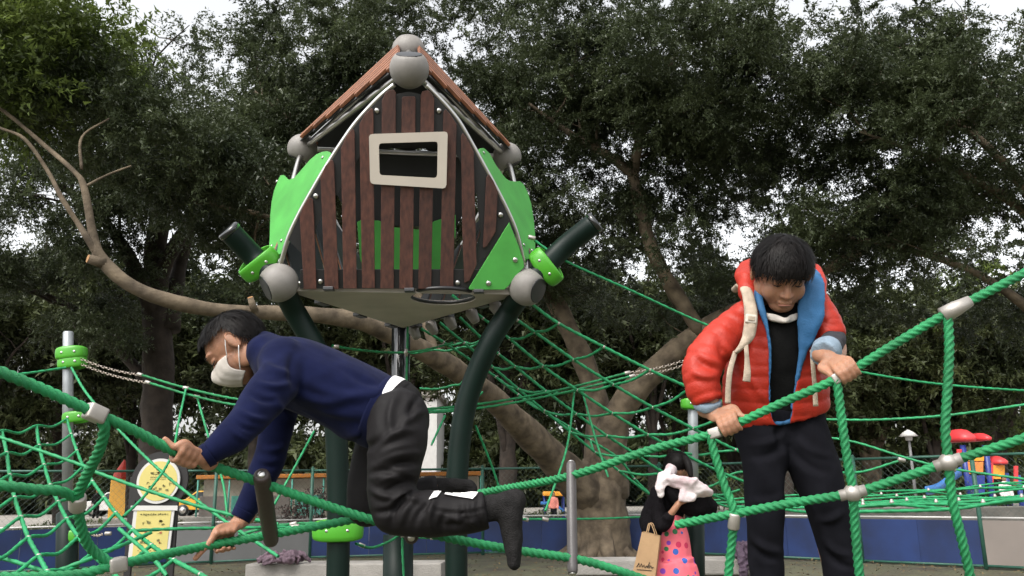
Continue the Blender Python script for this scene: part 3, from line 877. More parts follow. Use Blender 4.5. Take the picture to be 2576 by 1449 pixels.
# green board of the back, dark slats of the left side seen through the gaps
plate('back_panel', [(672, 935), (690, 925), (775, 928), (850, 960), (975, 972), (1040, 930), (1140, 900), (1140, 1000), (1070, 1165), (690, 1165)], m_green, (bB + bSL + bSR) / 3 - nBK * .02, nBK, 0, .015)
bk_ = [bSL + (bSR - bSL) * .04, bSL + (bSR - bSL) * .96, bSL + (bSR - bSL) * .96 + (bB - bSR) * .42, bSL + (bSR - bSL) * .04 + (bB - bSL) * .42]
mb = MB(); mb.prism([p + nBK * .03 for p in bk_], -nBK, .015); mb.build('dark_interior_sheet', m_black, house)  # added black sheet standing in for the shade inside the house
def sidewall(a, s, n, cnt, m_in, m_out):
    """upright boards between the lower rail a-bB and the bowed tubes"""
    for k in range(cnt):
        f0 = (k + .08) / cnt; f1 = (k + .86) / cnt
        q0 = a + (bB - a) * f0; q1 = a + (bB - a) * f1
        def top(f):
            tri = min(f / .5, (1 - f) / .5)
            return max(.12, .72 * tri ** .65)
        axis = (s - (a + bB) / 2)
        P = [q0 + axis * .03, q1 + axis * .03, q1 + axis * top(f1), q0 + axis * top(f0)]
        mb = MB(); mb.prism([p + n * .055 for p in P], -n, .012); mb.build('side_plank', m_out, house, False, .003)
        mb = MB(); mb.prism([p + n * .04 for p in P], -n, .012); mb.build('side_board', m_in, house)
sidewall(bL, bSL, nBL, 7, m_greys, m_slat); sidewall(bR, bSR, nBR, 7, m_black, m_plank)

# roof: slats run parallel to the far hip and end in steps along the front eave
def roof(s, e, front):
    n = nrm(bF if front else bSL, bT, s if front else bSR)
    o = bF if front else bSL           # corner the slats step towards
    d = (s - bT) if front else (bSR - bT)
    K = 7
    sh = MB(); off = n * .045
    sh.prism([p + off for p in (bT + (o - bT) * .02 + (d) * .03, bT + d * .93, o + (s - o) * .08 if front else o + (bSR - o) * .08, o + (bT - o) * .12)], n, .012)
    sh.build('roof_sheet', m_black, house)
    for k in range(K):
        f0, f1 = k / K + .012, (k + 1) / K - .012
        a0 = bT + (o - bT) * (f0 * .93); a1 = bT + (o - bT) * (f1 * .93)
        ln = (1 - f1 * .93) * 1.02 + .03
        P = [a0 + d * .02, a1 + d * .02, a1 + d * ln, a0 + d * ln]
        h = .062 + .012 * (K - k) / K
        mb = MB(); mb.prism([p + n * h for p in P], n, .026); mb.build('roof_slat', m_slat, house, False, .004)
        # black underlay showing at the stepped end
        mb = MB(); P2 = [a0 + d * .05, a1 + d * .05, a1 + d * (ln + .018), a0 + d * (ln + .018)]
        mb.prism([p + n * (h - .013) for p in P2], n, .010); mb.build('slat_pad', m_black, house)
roof(bSL, None, True); roof(bSR, None, True); roof(None, None, False)

# floor with a round hatch, hung a little below the rails
hc = plane_hit(*c1(1080, 1297), Vector((0, 0, ZF - .05)), Vector((0, 0, 1)))
tri = [bL + (BC - bL) * .05, bR + (BC - bR) * .05, bB + ((bL + bR) / 2 - bB) * .09]
def tri_hit(a):
    d = Vector((math.cos(a), math.sin(a), 0)); best = 9
    for i in range(3):
        p, q = tri[i], tri[(i + 1) % 3]; e = q - p
        den = d.x * e.y - d.y * e.x
        if abs(den) < 1e-9: continue
        t = ((p.x - hc.x) * e.y - (p.y - hc.y) * e.x) / den
        if t > 0: best = min(best, t)
    return best
angs = sorted([2 * math.pi * i / 48 for i in range(48)] + [math.atan2(c.y - hc.y, c.x - hc.x) % (2 * math.pi) for c in tri])
V, F = [], []
for a in angs:
    d = Vector((math.cos(a), math.sin(a), 0)); t = tri_hit(a); rh = min(.235, t * .92)
    for z in (ZF - .05, ZF - .015): V += [Vector((hc.x, hc.y, z)) + d * rh, Vector((hc.x, hc.y, z)) + d * t]
n = len(angs)
for i in range(n):
    j = (i + 1) % n; a, b = i * 4, j * 4
    F += [(a, b, b + 1, a + 1), (a + 2, a + 3, b + 3, b + 2), (a, a + 2, b + 2, b), (a + 1, b + 1, b + 3, a + 3)]
fl_o = mesh('floor', V, F, m_floor, house)
mb = MB(); P = [hc + Vector((math.cos(R(a * 15)) * .24, math.sin(R(a * 15)) * .24, .02)) for a in range(25)]; 
mb.tube(P, .014, 8); mb.build('hatch_rim', m_cap, fl_o, True)
for f in (.2, .52, .8):
    c = bL + (bR - bL) * f; mb = MB(); mb.box(c + Vector((0, -.03, -.045)), (.035, .03, .012), None, .004); mb.build('floor_clip', m_cap, fl_o)
for a, b in ((bL, bB), (bR, bB)):
    for f in (.3, .6, .88):
        c = a + (b - a) * f; mb = MB(); mb.box(c + Vector((0, 0, -.04)), (.06, .03, .014), frame((0, 0, 1), b - a), .004); mb.build('floor_clip', m_cap, fl_o)
# cups on the right rail that hold the net ropes
CUPS = []
for f in (.10, .24, .42, .60, .76, .92):
    c = bR + (bB - bR) * f + Vector((.0, -.0, -.03)); d = Vector((.45, -.1, -.9)).normalized()
    mb = MB(); mb.tube([c, c + d * .03, c + d * .035, c + d * .11, c + d * .125], [.03, .045, .05, .036, .03], 12)
    mb.build('rope_cup', m_ball, house, True); CUPS.append(c + d * .12)
# ---------------------------------------------------------------- ropes and nets
m_rope = mat('green_rope', (0.009, 0.195, 0.062), 0.65, 0.3, 9, 0.3, 500, col2=(0.015, 0.27, 0.09))
m_roped = mat('green_rope_far', (0.011, 0.23, 0.08), 0.6, 0.25, 20, col2=(0.019, 0.31, 0.115))
m_alu = mat('aluminium', (0.42, 0.39, 0.355), 0.45, 0.1, 40, metal=0.6)
m_chain = mat('chain', (0.42, 0.36, 0.31), 0.4, 0.15, 60, metal=0.8)
m_rung = mat('rung_rubber', (0.030, 0.020, 0.017), 0.5, 0.15, 20, 0.1, 200)
m_rungg = mat('rung_grey', (0.075, 0.068, 0.068), 0.42, 0.12, 20, 0.05, 200)
m_postg = mat('galvanised', (0.33, 0.35, 0.36), 0.45, 0.15, 10, metal=0.6)

fe = MB(); fe.tube([(0, 0, -.024), (0, 0, -.022), (0, 0, .022), (0, 0, .024)], [.0125, .015, .015, .0125], 10); fer_me = fe.data('ferrule', m_alu)
kb = MB(); kb.ball((0, 0, 0), .021, None, 12, 8); kb.tube([(0, 0, -.03), (0, 0, .03)], .013, 10); knot_me = kb.data('cross_clamp', m_alu)
bk = MB(); bk.box((0, 0, 0), (.0185, .016, .022), None, .006); blk_me = bk.data('rope_clamp', m_alu)
ck = MB()
lp = [Vector((math.cos(a) * .0085, 0, math.sin(a) * .0085 + (.007 if math.sin(a) >= 0 else -.007))) for a in [2 * math.pi * k / 12 for k in range(13)]]
ck.tube(lp, .0038, 6, caps=False); link_me = ck.data('link', m_chain)

def pts3(L, conv, Y0, Y1):
    """picture points with depth running from Y0 to Y1"""
    n = len(L)
    return [U(*conv(*p[:2]), Y0 + (Y1 - Y0) * i / max(1, n - 1)) for i, p in enumerate(L)]
ident = lambda x, y: (x, y)
def ferr(p, d, parent, me=None, s=1.0):
    me = me or fer_me
    return inst(me.name, me, mtx(p, frame(d), s), parent)
def chain(a, b, parent):
    L = (b - a).length; n = max(4, int(L / .026)); d = (b - a) / n
    t = d.normalized(); base = frame(t)
    c = thing if False else None
    mbs = []
    sag = Vector((0, 0, -.02))
    for i in range(n):
        p = a + d * (i + .5) + sag * (4 * (i / n) * (1 - i / n))
        m3 = base @ Matrix.Rotation(R(90 * (i % 2)) + .4, 3, 'Z')
        inst('chain_link', link_me, mtx(p, m3), parent)

# ---- foreground rope bridge: thick ropes, rungs and clamps the two boys climb on
RA = [(-140, 872, 1.70), (0, 935, 1.75), (120, 985, 1.82), (240, 1040, 1.9), (340, 1085, 1.98), (430, 1132, 2.05), (540, 1175, 2.14), (650, 1212, 2.22), (800, 1265, 2.30), (950, 1312, 2.36), (1130, 1354, 2.42), (1290, 1383, 2.48), (1440, 1405, 2.52), (1530, 1428, 2.55), (1680, 1478, 2.6)]
RB = [(1150, 1250, 2.95), (1250, 1232, 2.85), (1437, 1196, 2.62), (1640, 1130, 2.52), (1790, 1092, 2.45), (1850, 1067, 2.42), (1970, 1012, 2.37), (2110, 950, 2.33), (2250, 866, 2.28), (2388, 785, 2.24), (2576, 688, 2.18), (2720, 610, 2.14)]
RC = [(-160, 1452, 2.0), (60, 1452, 2.08), (190, 1446, 2.15), (285, 1424, 2.2), (400, 1398, 2.30), (530, 1372, 2.42), (680, 1345, 2.50), (830, 1318, 2.56), (940, 1300, 2.6), (1120, 1290, 2.7)]
RE = [(1700, 1320, 2.52), (1848, 1292, 2.44), (1990, 1266, 2.40), (2145, 1240, 2.36), (2260, 1205, 2.32), (2385, 1163, 2.27), (2490, 1130, 2.22), (2576, 1102, 2.18), (2720, 1050, 2.12)]
RV1 = [(237, 1045, 1.9), (262, 1070, 1.92), (250, 1130, 1.96), (215, 1200, 2.02), (196, 1250, 2.06), (200, 1310, 2.11), (225, 1375, 2.16), (285, 1422, 2.2)]
RD = [(-150, 1212, 1.86), (0, 1222, 1.92), (90, 1232, 1.97), (150, 1236, 2.01), (192, 1256, 2.06)]
RV2 = [(1786, 1094, 2.45), (1800, 1150, 2.45), (1822, 1220, 2.45), (1846, 1285, 2.44), (1842, 1350, 2.46), (1832, 1449, 2.48), (1825, 1560, 2.5)]
RV3 = [(2105, 955, 2.33), (2118, 1060, 2.34), (2132, 1160, 2.35), (2146, 1242, 2.36), (2150, 1320, 2.38), (2162, 1449, 2.4), (2172, 1560, 2.42)]
RV4 = [(2384, 790, 2.24), (2388, 880, 2.24), (2382, 1000, 2.25), (2378, 1080, 2.26), (2386, 1165, 2.27), (2396, 1260, 2.29), (2420, 1360, 2.31), (2440, 1449, 2.33), (2460, 1560, 2.35)]
RBASE = [(1500, 1800, 2.75), (1930, 1782, 2.66), (2130, 1778, 2.62), (2700, 1780, 2.5)]
W3 = lambda L: [U(*p) for p in L]
bridge = thing('rope_bridge', 'thick green rope bridge with dark rungs in the foreground under both boys', 'rope bridge', (0.2, 2.4, 0))
RO = {}
for key, L in dict(RA=RA, RB=RB, RC=RC, RE=RE, RV1=RV1, RD=RD, RV2=RV2, RV3=RV3, RV4=RV4, RBASE=RBASE).items():
    RO[key] = [Vector(p) for p in crom([tuple(p) for p in W3(L)], 12)]
    rope('rope', W3(L), .0112, m_rope, bridge, 4, 0.019, 0.0032, 16)
def near(key, x, y):
    """point and direction on a rope where it passes (x, y) in the picture"""
    b = min(range(len(RO[key])), key=lambda i: (PX(RO[key][i])[0] - x) ** 2 + (PX(RO[key][i])[1] - y) ** 2)
    i = min(max(b, 1), len(RO[key]) - 2)
    return RO[key][i].copy(), (RO[key][i + 1] - RO[key][i - 1]).normalized()
def cl(key, x, y, s=1.0, me=blk_me):
    p, d = near(key, x, y); return ferr(p, d, bridge, me, s)
def sleeve(key, x, y, L=.05, r=.0165):
    p, d = near(key, x, y); mb = MB(); mb.tube([p - d * L / 2, p - d * (L / 2 - .004), p + d * (L / 2 - .004), p + d * L / 2], [r * .9, r, r, r * .9], 16)
    mb.build('rope_sleeve', m_alu, bridge, True)
cl('RA', 237, 1043); cl('RC', 290, 1422); sleeve('RV1', 190, 1262, .04, .02); sleeve('RV2', 1848, 1312, .045)
cl('RB', 2110, 948, .8); cl('RB', 1794, 1090, .8)
p, d = near('RB', 2395, 780); mb = MB(); mb.tube([p - d * .035, p, p + d * .045], [.022, .021, .0145], 14); mb.build('rope_sleeve', m_alu, bridge, True)
for x, y in ((2145, 1240), (2385, 1163)): cl('RE', x, y, 1.15, knot_me)
def rung(a, b, m, r=.0185):
    d = (b - a).normalized()
    mb = MB(); mb.tube([a - d * .028, a - d * .024, a - d * .012, b + d * .012, b + d * .024, b + d * .028], [r * .7, r * .92, r, r, r * .92, r * .7], 18)
    o = mb.build('rung', m, bridge, True)
    for e, s in ((a, -1), (b, 1)):
        inst('bolt', bolt_me, mtx(e + d * s * .027, frame(d * s), .6), o)
a, _ = near('RA', 658, 1215); b, _ = near('RC', 684, 1344)
rung(a + (a - b) * .06, b + (b - a) * .06, m_rung, .0215)
a, _ = near('RB', 1437, 1196); b, _ = near('RA', 1440, 1405)
rung(a + (a - b) * .06, b + (b - a) * .06, m_rungg, .0150)
a, _ = near('RA', 1040, 1335); b, _ = near('RC', 1040, 1296)
rung(a + Vector((0, -.035, -.012)), b + Vector((0, .03, 0)), m_rung, .019)

# ---- masts of the nets
def mast(name, lab, top, x, Y, ysl, clamps):
    g = U(x, 1449, Y); g.z = 0; tp = U(*top, Y)
    t = thing(name, lab, 'post', g, 'steel masts holding the nets')
    mid = g + (tp - g) * ((U(x, ysl, Y).z) / tp.z)
    mb = MB(); mb.tube([mid, tp - Vector((0, 0, .01)), tp], [.042, .042, .035], 16); mb.build('upper_tube', m_postg, t, True)
    mb = MB(); mb.tube([g, mid, mid + Vector((0, 0, .02))], [.085, .085, .05], 18); mb.build('sleeve', m_leg, t, True)
    for cx, cy, s in clamps: clamp('clamp', U(cx, cy, Y), tp - g, (1, .1, 0), t, s)
    return t
mast('net_mast', 'grey steel mast with bright green clamps at the left edge', (172, 834), 190, 7.2, 1290, [(180, 889, .72), (182, 913, .66), (192, 1050, .62), (184, 1348, .62)])
mast('net_mast', 'grey steel mast with dark green sleeve behind the woman', (1742, 985), 1737, 7.2, 1285, [(1745, 1017, .62)])

# ---- long twin ropes between the masts, hung on chains
line = thing('suspension_ropes', 'pair of long green ropes on chains between the left and right masts', 'rope', (0, 7, 0))
S1 = [(372, 962, 7.0), (495, 998, 6.9), (620, 1022, 6.8), (850, 1040, 6.75), (1080, 1038, 6.8), (1250, 1020, 6.85), (1430, 985, 6.9), (1590, 946, 7.0)]
S2 = [(352, 942, 7.05), (468, 976, 6.95), (610, 1006, 6.85), (850, 1030, 6.8), (1080, 1028, 6.85), (1250, 1010, 6.9), (1420, 978, 6.95), (1578, 938, 7.05)]
for S, st, en in ((S1, (205, 917), (1735, 912)), (S2, (203, 903), (1738, 900))):
    rope('rope', W3(S), .0095, m_rope, line, 4, .07, .012, 8)
    a, b = U(*S[0]), U(*S[-1])
    ferr(a, U(*S[1]) - a, line, None, 1.0); ferr(b, b - U(*S[-2]), line, None, 1.0)
    chain(U(*st, 7.15), a, line); chain(b, U(*en, 7.15), line)
for x, y in ((468, 976), (495, 998)): ferr(U(x, y, 6.95), Vector((1, 0, -.2)), line)
HANG = [[(468, 978, 6.95), (452, 1050, 6.5), (430, 1150, 6.0), (370, 1240, 5.5), (310, 1300, 5.2)], [(497, 1002, 6.95), (525, 1100, 6.6), (560, 1210, 6.2), (572, 1300, 6)],
        [(1172, 1090, 6.3), (1135, 1185, 6.2), (1095, 1300, 6.1)], [(1196, 1070, 6.3), (1240, 1180, 6.5), (1275, 1290, 6.6)],
        [(1445, 985, 6.95), (1425, 1130, 6.6), (1372, 1285, 6.3)], [(1465, 985, 6.95), (1500, 1110, 6.8), (1530, 1200, 6.7)],
        [(790, 1085, 6.7), (750, 1160, 6.4), (690, 1270, 6.2)],
        [(1085, 1120, 6.6), (1120, 1045, 6.7)]]
for L in HANG: rope('rope', W3(L), .0085, m_roped, line, 4, .07, .016, 8)

# ---- left side net
netl = thing('climbing_net', 'square meshed green net sloping down at the left edge', 'net', U(100, 1449, 5), 'climbing nets')
NLa = [(10, 635), (38, 760), (55, 885), (82, 1010), (118, 1120), (160, 1235), (217, 1337), (265, 1425), (300, 1500)]
NLb = [(205, 607), (220, 718), (248, 828), (283, 940), (327, 1035), (375, 1130), (442, 1232), (515, 1325), (600, 1400), (680, 1480)]
NLc = [(375, 570), (400, 655), (432, 748), (468, 835), (520, 920), (585, 1010), (650, 1095), (745, 1190), (850, 1277), (975, 1360), (1125, 1440), (1200, 1490)]
def netY(i, n, a, b): return a + (b - a) * i / (n - 1)
def line_on(net, L, Ya, Yb, r=.0108, mat_=None, lob=4, knots=True, conv=c4, skip=()):
    P = [U(*conv(*p), netY(i, len(L), Ya, Yb)) for i, p in enumerate(L)]
    rope('rope', P, r, mat_ or m_roped, net, lob, .07, .010, 8)
    if knots:
        for i in range(1, len(P) - 1):
            if i in skip: continue
            ferr(P[i], P[i + 1] - P[i - 1], net, knot_me, .62)
    return P
a_ = line_on(netl, NLa, 5.6, 3.9); b_ = line_on(netl, NLb, 6.3, 4.0); c_ = line_on(netl, NLc, 7.05, 3.7)
for i in range(8):
    q = a_[i]; e = q + (q - b_[i]) * 1.1
    def sg(u, v, k=.035):
        return [u, u + (v - u) * .5 + Vector((0, 0, -k)), v]
    P = [c_[i]] + sg(c_[i], b_[i])[1:] + sg(b_[i], a_[i])[1:] + sg(a_[i], e)[1:]
    rope('rope', P, .0092, m_roped, netl, 4, .06, .010, 8)
for i in range(8, 10):
    rope('rope', [c_[i], c_[i] + (b_[min(i, 9)] - c_[i]) * .5 + Vector((0, 0, -.03)), b_[min(i, 9)]], .0092, m_roped, netl, 4, .06, .010, 8)
# diagonal ropes crossing the net and the mast's stays
stay = thing('stay_ropes', 'long slanting green ropes running from the left mast past the notice board', 'rope', U(400, 1300, 5), 'slanting stay ropes')
ST = [[(180, 925, 7.1), (215, 985, 6.8), (270, 1050, 6.5), (390, 1172, 6.0), (540, 1292, 5.6), (700, 1400, 5.2)],
      [(-60, 1080, 5.2), (60, 1120, 5.1), (205, 1170, 5.0), (235, 1185, 5.0), (390, 1240, 4.9), (560, 1290, 4.9), (700, 1318, 4.9)],
      [(165, 925, 7.1), (60, 940, 6.8), (-60, 952, 6.5)],
      [(-60, 1385, 4.4), (60, 1420, 4.3), (140, 1449, 4.25), (220, 1480, 4.2)],
      [(330, 1335, 5.3), (450, 1330, 5.4), (600, 1328, 5.6), (740, 1326, 5.8)],
      [(110, 1449, 4.3), (240, 1400, 4.4), (380, 1340, 4.8)],
      [(420, 1449, 4.2), (380, 1400, 4.3), (300, 1330, 4.6)]]
for L in ST: rope('rope', W3(L), .0098, m_roped, stay, 4, .07, .014, 8)
ferr(U(742, 1326, 5.8), Vector((1, 0, .1)), stay, None, 1.2); ferr(U(118, 1441, 4.3), Vector((1, 0, 0)), stay, blk_me, .8)
chain(U(222, 1340, 7.1), U(258, 1342, 6.9), stay); ferr(U(272, 1342, 6.8), Vector((1, 0, 0)), stay)

# ---- net that slopes down from the tower to the right
netr = thing('climbing_net', 'wide green net sloping down from the tower floor to the right', 'net', U(1600, 1300, 7), 'climbing nets')
G = [[(560, 222), (685, 312), (888, 418), (1095, 522), (1280, 605), (1480, 690), (1680, 770)],
     [(330, 178), (500, 298), (578, 352), (752, 475), (932, 588), (1108, 690), (1290, 785), (1480, 880), (1660, 950)],
     [(205, 185), (345, 290), (465, 382), (615, 505), (770, 613), (927, 717), (1087, 813), (1243, 897), (1400, 975), (1560, 1040)],
     [(240, 285), (345, 385), (415, 450), (490, 507), (628, 617), (765, 720), (903, 818), (1037, 905), (1168, 990), (1310, 1060), (1450, 1110)],
     [(150, 308), (260, 400), (390, 510), (503, 607), (622, 706), (740, 802), (850, 893), (955, 975), (1096, 1082), (1205, 1150)],
     [(65, 335), (168, 397), (290, 478), (402, 553), (503, 632), (622, 712), (728, 775), (828, 838), (955, 920), (1025, 1010), (1095, 1080)]]
GY = [(6.0, 6.7), (6.25, 7.0), (6.5, 7.3), (6.75, 7.6), (7.0, 7.9), (7.15, 8.1)]
GP = []
for L, (ya, yb) in zip(G, GY):
    GP.append(line_on(netr, L, ya, yb, .0112, m_roped, 4, True, c5, skip=()))
X = [[(460, 380), (578, 352), (685, 312)], [(400, 505), (490, 507), (615, 505), (752, 475), (888, 418)], [(402, 553), (503, 607), (628, 617), (770, 613), (932, 588), (1095, 522)],
     [(503, 632), (622, 706), (765, 720), (927, 717), (1108, 690), (1280, 655), (1360, 640)], [(728, 775), (740, 802), (903, 818), (1087, 813), (1290, 785), (1480, 740)],
     [(828, 838), (850, 893), (1037, 905), (1243, 897), (1400, 890), (1560, 850)], [(955, 975), (1168, 990), (1310, 1000), (1480, 985), (1700, 950)], [(1096, 1082), (1205, 1098), (1345, 1085), (1500, 1060)],
     [(165, 400), (260, 398), (330, 392), (345, 385)], [(345, 620), (240, 690), (60, 700), (-60, 690)], [(60, 605), (215, 590), (260, 568)], [(-40, 440), (120, 432), (250, 420), (330, 397)]]
for k, L in enumerate(X):
    P = [U(*c5(*p), 7.6 - .09 * i * (1 if k < 8 else .2) + .03 * k) for i, p in enumerate(L)]
    if k < 8:
        for i in range(len(P)):
            bst = min((q for g in GP for q in g), key=lambda q: (PX(q)[0] - PX(P[i])[0]) ** 2 + (PX(q)[1] - PX(P[i])[1]) ** 2)
            if abs(PX(bst)[0] - PX(P[i])[0]) < 12: P[i] = bst
    Q = [P[0]]
    for i in range(1, len(P)): Q += [P[i - 1] + (P[i] - P[i - 1]) * .5 + Vector((0, 0, -.02)), P[i]]
    rope('rope', Q, .0100, m_roped, netr, 4, .07, .014, 8)
# edge rope from the right leg to beyond the red jacketed boy
edge = thing('stay_ropes', 'long thin green ropes from the right tower leg passing behind the standing boy', 'rope', U(2000, 900, 6), 'slanting stay ropes')
for L in ([(1345, 605, 5.95), (1420, 655, 6.0), (1590, 732, 6.2), (1765, 812, 6.4), (1900, 862, 6.5), (2050, 908, 6.6), (2200, 942, 6.7), (2400, 970, 6.8), (2700, 990, 6.9)],
          [(2080, 1055, 6.6), (2200, 1056, 6.4), (2380, 1045, 6.2), (2576, 1018, 6.0), (2700, 1000, 5.9)],
          [(2040, 1095, 7.0), (2150, 1112, 6.8), (2290, 1155, 6.6), (2400, 1180, 6.4), (2576, 1205, 6.2), (2700, 1220, 6.1)],
          [(2060, 1185, 6.6), (2160, 1188, 6.7), (2260, 1160, 6.6)],
          [(1215, 1305, 6.8), (1330, 1306, 7.0), (1500, 1305, 7.2), (1640, 1300, 7.3), (1800, 1300, 7.3)]):
    rope('rope', W3(L), .0088, m_roped, edge, 4, .07, .014, 8)
for x, y, Y in ((1338, 598, 5.95), (2268, 1157, 6.6), (1322, 1306, 7), (1372, 1306, 7.05), (2395, 1180, 6.4)): ferr(U(x, y, Y), Vector((1, 0, -.3)), edge, None, 1.1)

# ---- low flat net on the right at eye height
netf = thing('climbing_net', 'flat green net seen nearly edge on at right behind the standing boy', 'net', U(2300, 1270, 6), 'climbing nets')
def flat_net():
    zs = 1.225
    xs = np.linspace(1.7, 5.2, 8); ys = np.linspace(4.6, 8.4, 8)
    P = {}
    for i, x in enumerate(xs):
        for j, y in enumerate(ys):
            P[i, j] = Vector((x + random.uniform(-.06, .06), y + random.uniform(-.06, .06), zs - .018 * (4 - abs(i - 3.5)) * (4 - abs(j - 3.5)) / 4 + random.uniform(-.015, .015) + .02 * (i - 3)))
    for i in range(8): rope('rope', [P[i, j] for j in range(8)], .0088, m_roped, netf, 4, .07, .02, 8)
    for j in range(8): rope('rope', [P[i, j] for i in range(8)], .0088, m_roped, netf, 4, .07, .02, 8)
    for i in range(1, 7):
        for j in range(1, 7): ferr(P[i, j] + Vector((0, 0, .012)), Vector((0, 0, 1)), netf, knot_me, .62)
flat_net()
# ---- ropes hanging under the tower
tr = thing('tower_ropes', 'thin green ropes hanging below the tower floor beside the back leg', 'rope', U(1015, 1449, 7.1))
for L in ([(1026, 805, 7.1), (1024, 900, 7.1), (1018, 1100, 7.1), (1012, 1338, 7.1), (1016, 1460, 7.1)],
          [(835, 870, 6.6), (900, 880, 6.8), (985, 887, 7.1), (1060, 882, 7.0), (1140, 862, 6.8)],
          [(895, 1368, 6.4), (935, 1378, 6.6), (980, 1362, 6.9), (1012, 1345, 7.1), (1060, 1352, 6.9), (1130, 1355, 6.5)],
          [(600, 1345, 6), (700, 1322, 6.05), (790, 1316, 6.1), (840, 1320, 6.0)]):
    rope('rope', W3(L), .0095, m_rope, tr, 4, .07, .012, 8)
for x, y, Y, d in ((845, 872, 6.62, (1, 0, 0)), (910, 1372, 6.5, (1, 0, -.4)), (1012, 1342, 7.05, (0, 0, 1)), (1090, 1353, 6.7, (1, 0, 0)), (1022, 887, 7.08, (0, 0, 1)), (1110, 870, 6.9, (1, 0, .2)), (738, 1318, 6.07, (1, 0, .2))):
    ferr(U(x, y, Y), Vector(d), tr, knot_me if d[2] == 1 else None, 1.0)
clamp('clamp', U(850, 1334, 6.05), (0, 0, 1), (1, .15, 0), house, .98)
# ---------------------------------------------------------------- people
m_skin = mat('skin', (0.33, 0.165, 0.10), 0.5, 0.14, 30, 0.15, 350, sss=0.25, spec=0.35)
m_hair = mat('black_hair', (0.006, 0.0046, 0.0042), 0.55, 0.5, 25, spec=0.16)
m_navy = mat('navy_fleece', (0.0065, 0.0088, 0.033), 0.95, 0.2, 22, 0.12, 600, sheen=0.04, spec=0.06)
m_trou = mat('charcoal_nylon', (0.0095, 0.0085, 0.009), 0.62, 0.2, 14, 0.08, 400, spec=0.14)
m_trou2 = mat('black_cotton', (0.0085, 0.0085, 0.0115), 0.9, 0.25, 16, 0.1, 500, spec=0.07)
m_sock = mat('grey_sock', (0.020, 0.019, 0.019), 0.95, 0.25, 80, 0.5, 300, spec=0.1)
m_whitec = mat('white_cloth', (0.72, 0.71, 0.70), 0.8, 0.05, 20)
m_mask = mat('mask_fabric', (0.50, 0.455, 0.41), 0.85, 0.05, 40, 0.1, 300)
m_red = mat('red_quilt', (0.37, 0.024, 0.011), 0.48, 0.12, 14, 0.12, 160, spec=0.3)
m_lin = mat('blue_lining', (0.022, 0.11, 0.25), 0.75, 0.12, 15, 0.15, 200)
m_cuff = mat('pale_blue_cotton', (0.19, 0.25, 0.31), 0.85, 0.15, 30, 0.2, 200)
m_tee = mat('black_tee', (0.008, 0.008, 0.008), 0.9, 0.15, 20, 0.15, 200, spec=0.07)
m_dgrey = mat('grey_jersey', (0.025, 0.025, 0.032), 0.9, 0.2, 60, 0.2, 300)
m_strap = mat('beige_strap', (0.36, 0.29, 0.22), 0.8, 0.35, 28, 0.2, 200)
m_lash = mat('lash', (0.012, 0.008, 0.007), 0.6, 0.1, 10)
m_lip = mat('lip', (0.36, 0.15, 0.11), 0.5, 0.08, 40)
m_shoe = mat('shoe', (0.03, 0.03, 0.035), 0.6, 0.1, 20)

class Vol(MB):
    """closed overlapping shapes that are fused into one continuous skin"""
    def limb(s, P, ref=None, n=20, sub=5, flat0=False, flat1=False):
        """P: (point, radius or (ra, rb)); rounded ends unless flat"""
        rows = []
        for p, r in P:
            ra, rb = r if isinstance(r, (tuple, list)) else (r, r)
            rows.append((p[0], p[1], p[2], ra, rb))
        Q = crom(rows, sub)
        pts = [Vector(q[:3]) for q in Q]; rad = [(q[3], q[4]) for q in Q]
        def cap(i, j):
            d = (pts[i] - pts[j]).normalized(); h = min(rad[i]) * .9
            return [(pts[i] + d * h * math.sin(R(t)), (rad[i][0] * math.cos(R(t)), rad[i][1] * math.cos(R(t)))) for t in (25, 50, 70, 84)]
        if not flat1:
            e = cap(-1, -2); pts += [x[0] for x in e]; rad += [x[1] for x in e]
        if not flat0:
            e = cap(0, 1)[::-1]; pts = [x[0] for x in e] + pts; rad = [x[1] for x in e] + rad
        return s.tube(pts, rad, n, True, ref)
    def ell(s, c, r, M3=None): return s.ball(c, r, M3, 24, 16)
    def fuse(s, voxel, smooth=6, f=.5):
        me = bpy.data.meshes.new('tmp'); me.from_pydata([tuple(v) for v in s.V], [], s.F); me.update()
        o = bpy.data.objects.new('tmp', me); COL.objects.link(o)
        md = o.modifiers.new('r', 'REMESH'); md.mode = 'VOXEL'; md.voxel_size = voxel; md.use_smooth_shade = True
        if smooth:
            sm = o.modifiers.new('s', 'SMOOTH'); sm.factor = f; sm.iterations = smooth
        dg = bpy.context.evaluated_depsgraph_get()
        res = bpy.data.meshes.new_from_object(o.evaluated_get(dg))
        bpy.data.objects.remove(o); bpy.data.meshes.remove(me)
        return res
def getV(me):
    V = np.empty(len(me.vertices) * 3, np.float32); me.vertices.foreach_get('co', V)
    N = np.empty(len(me.vertices) * 3, np.float32); me.vertex_normals.foreach_get('vector', N)
    return V.reshape(-1, 3).astype(float), N.reshape(-1, 3).astype(float)
def setV(me, V):
    me.vertices.foreach_set('co', V.astype(np.float32).ravel()); me.update()
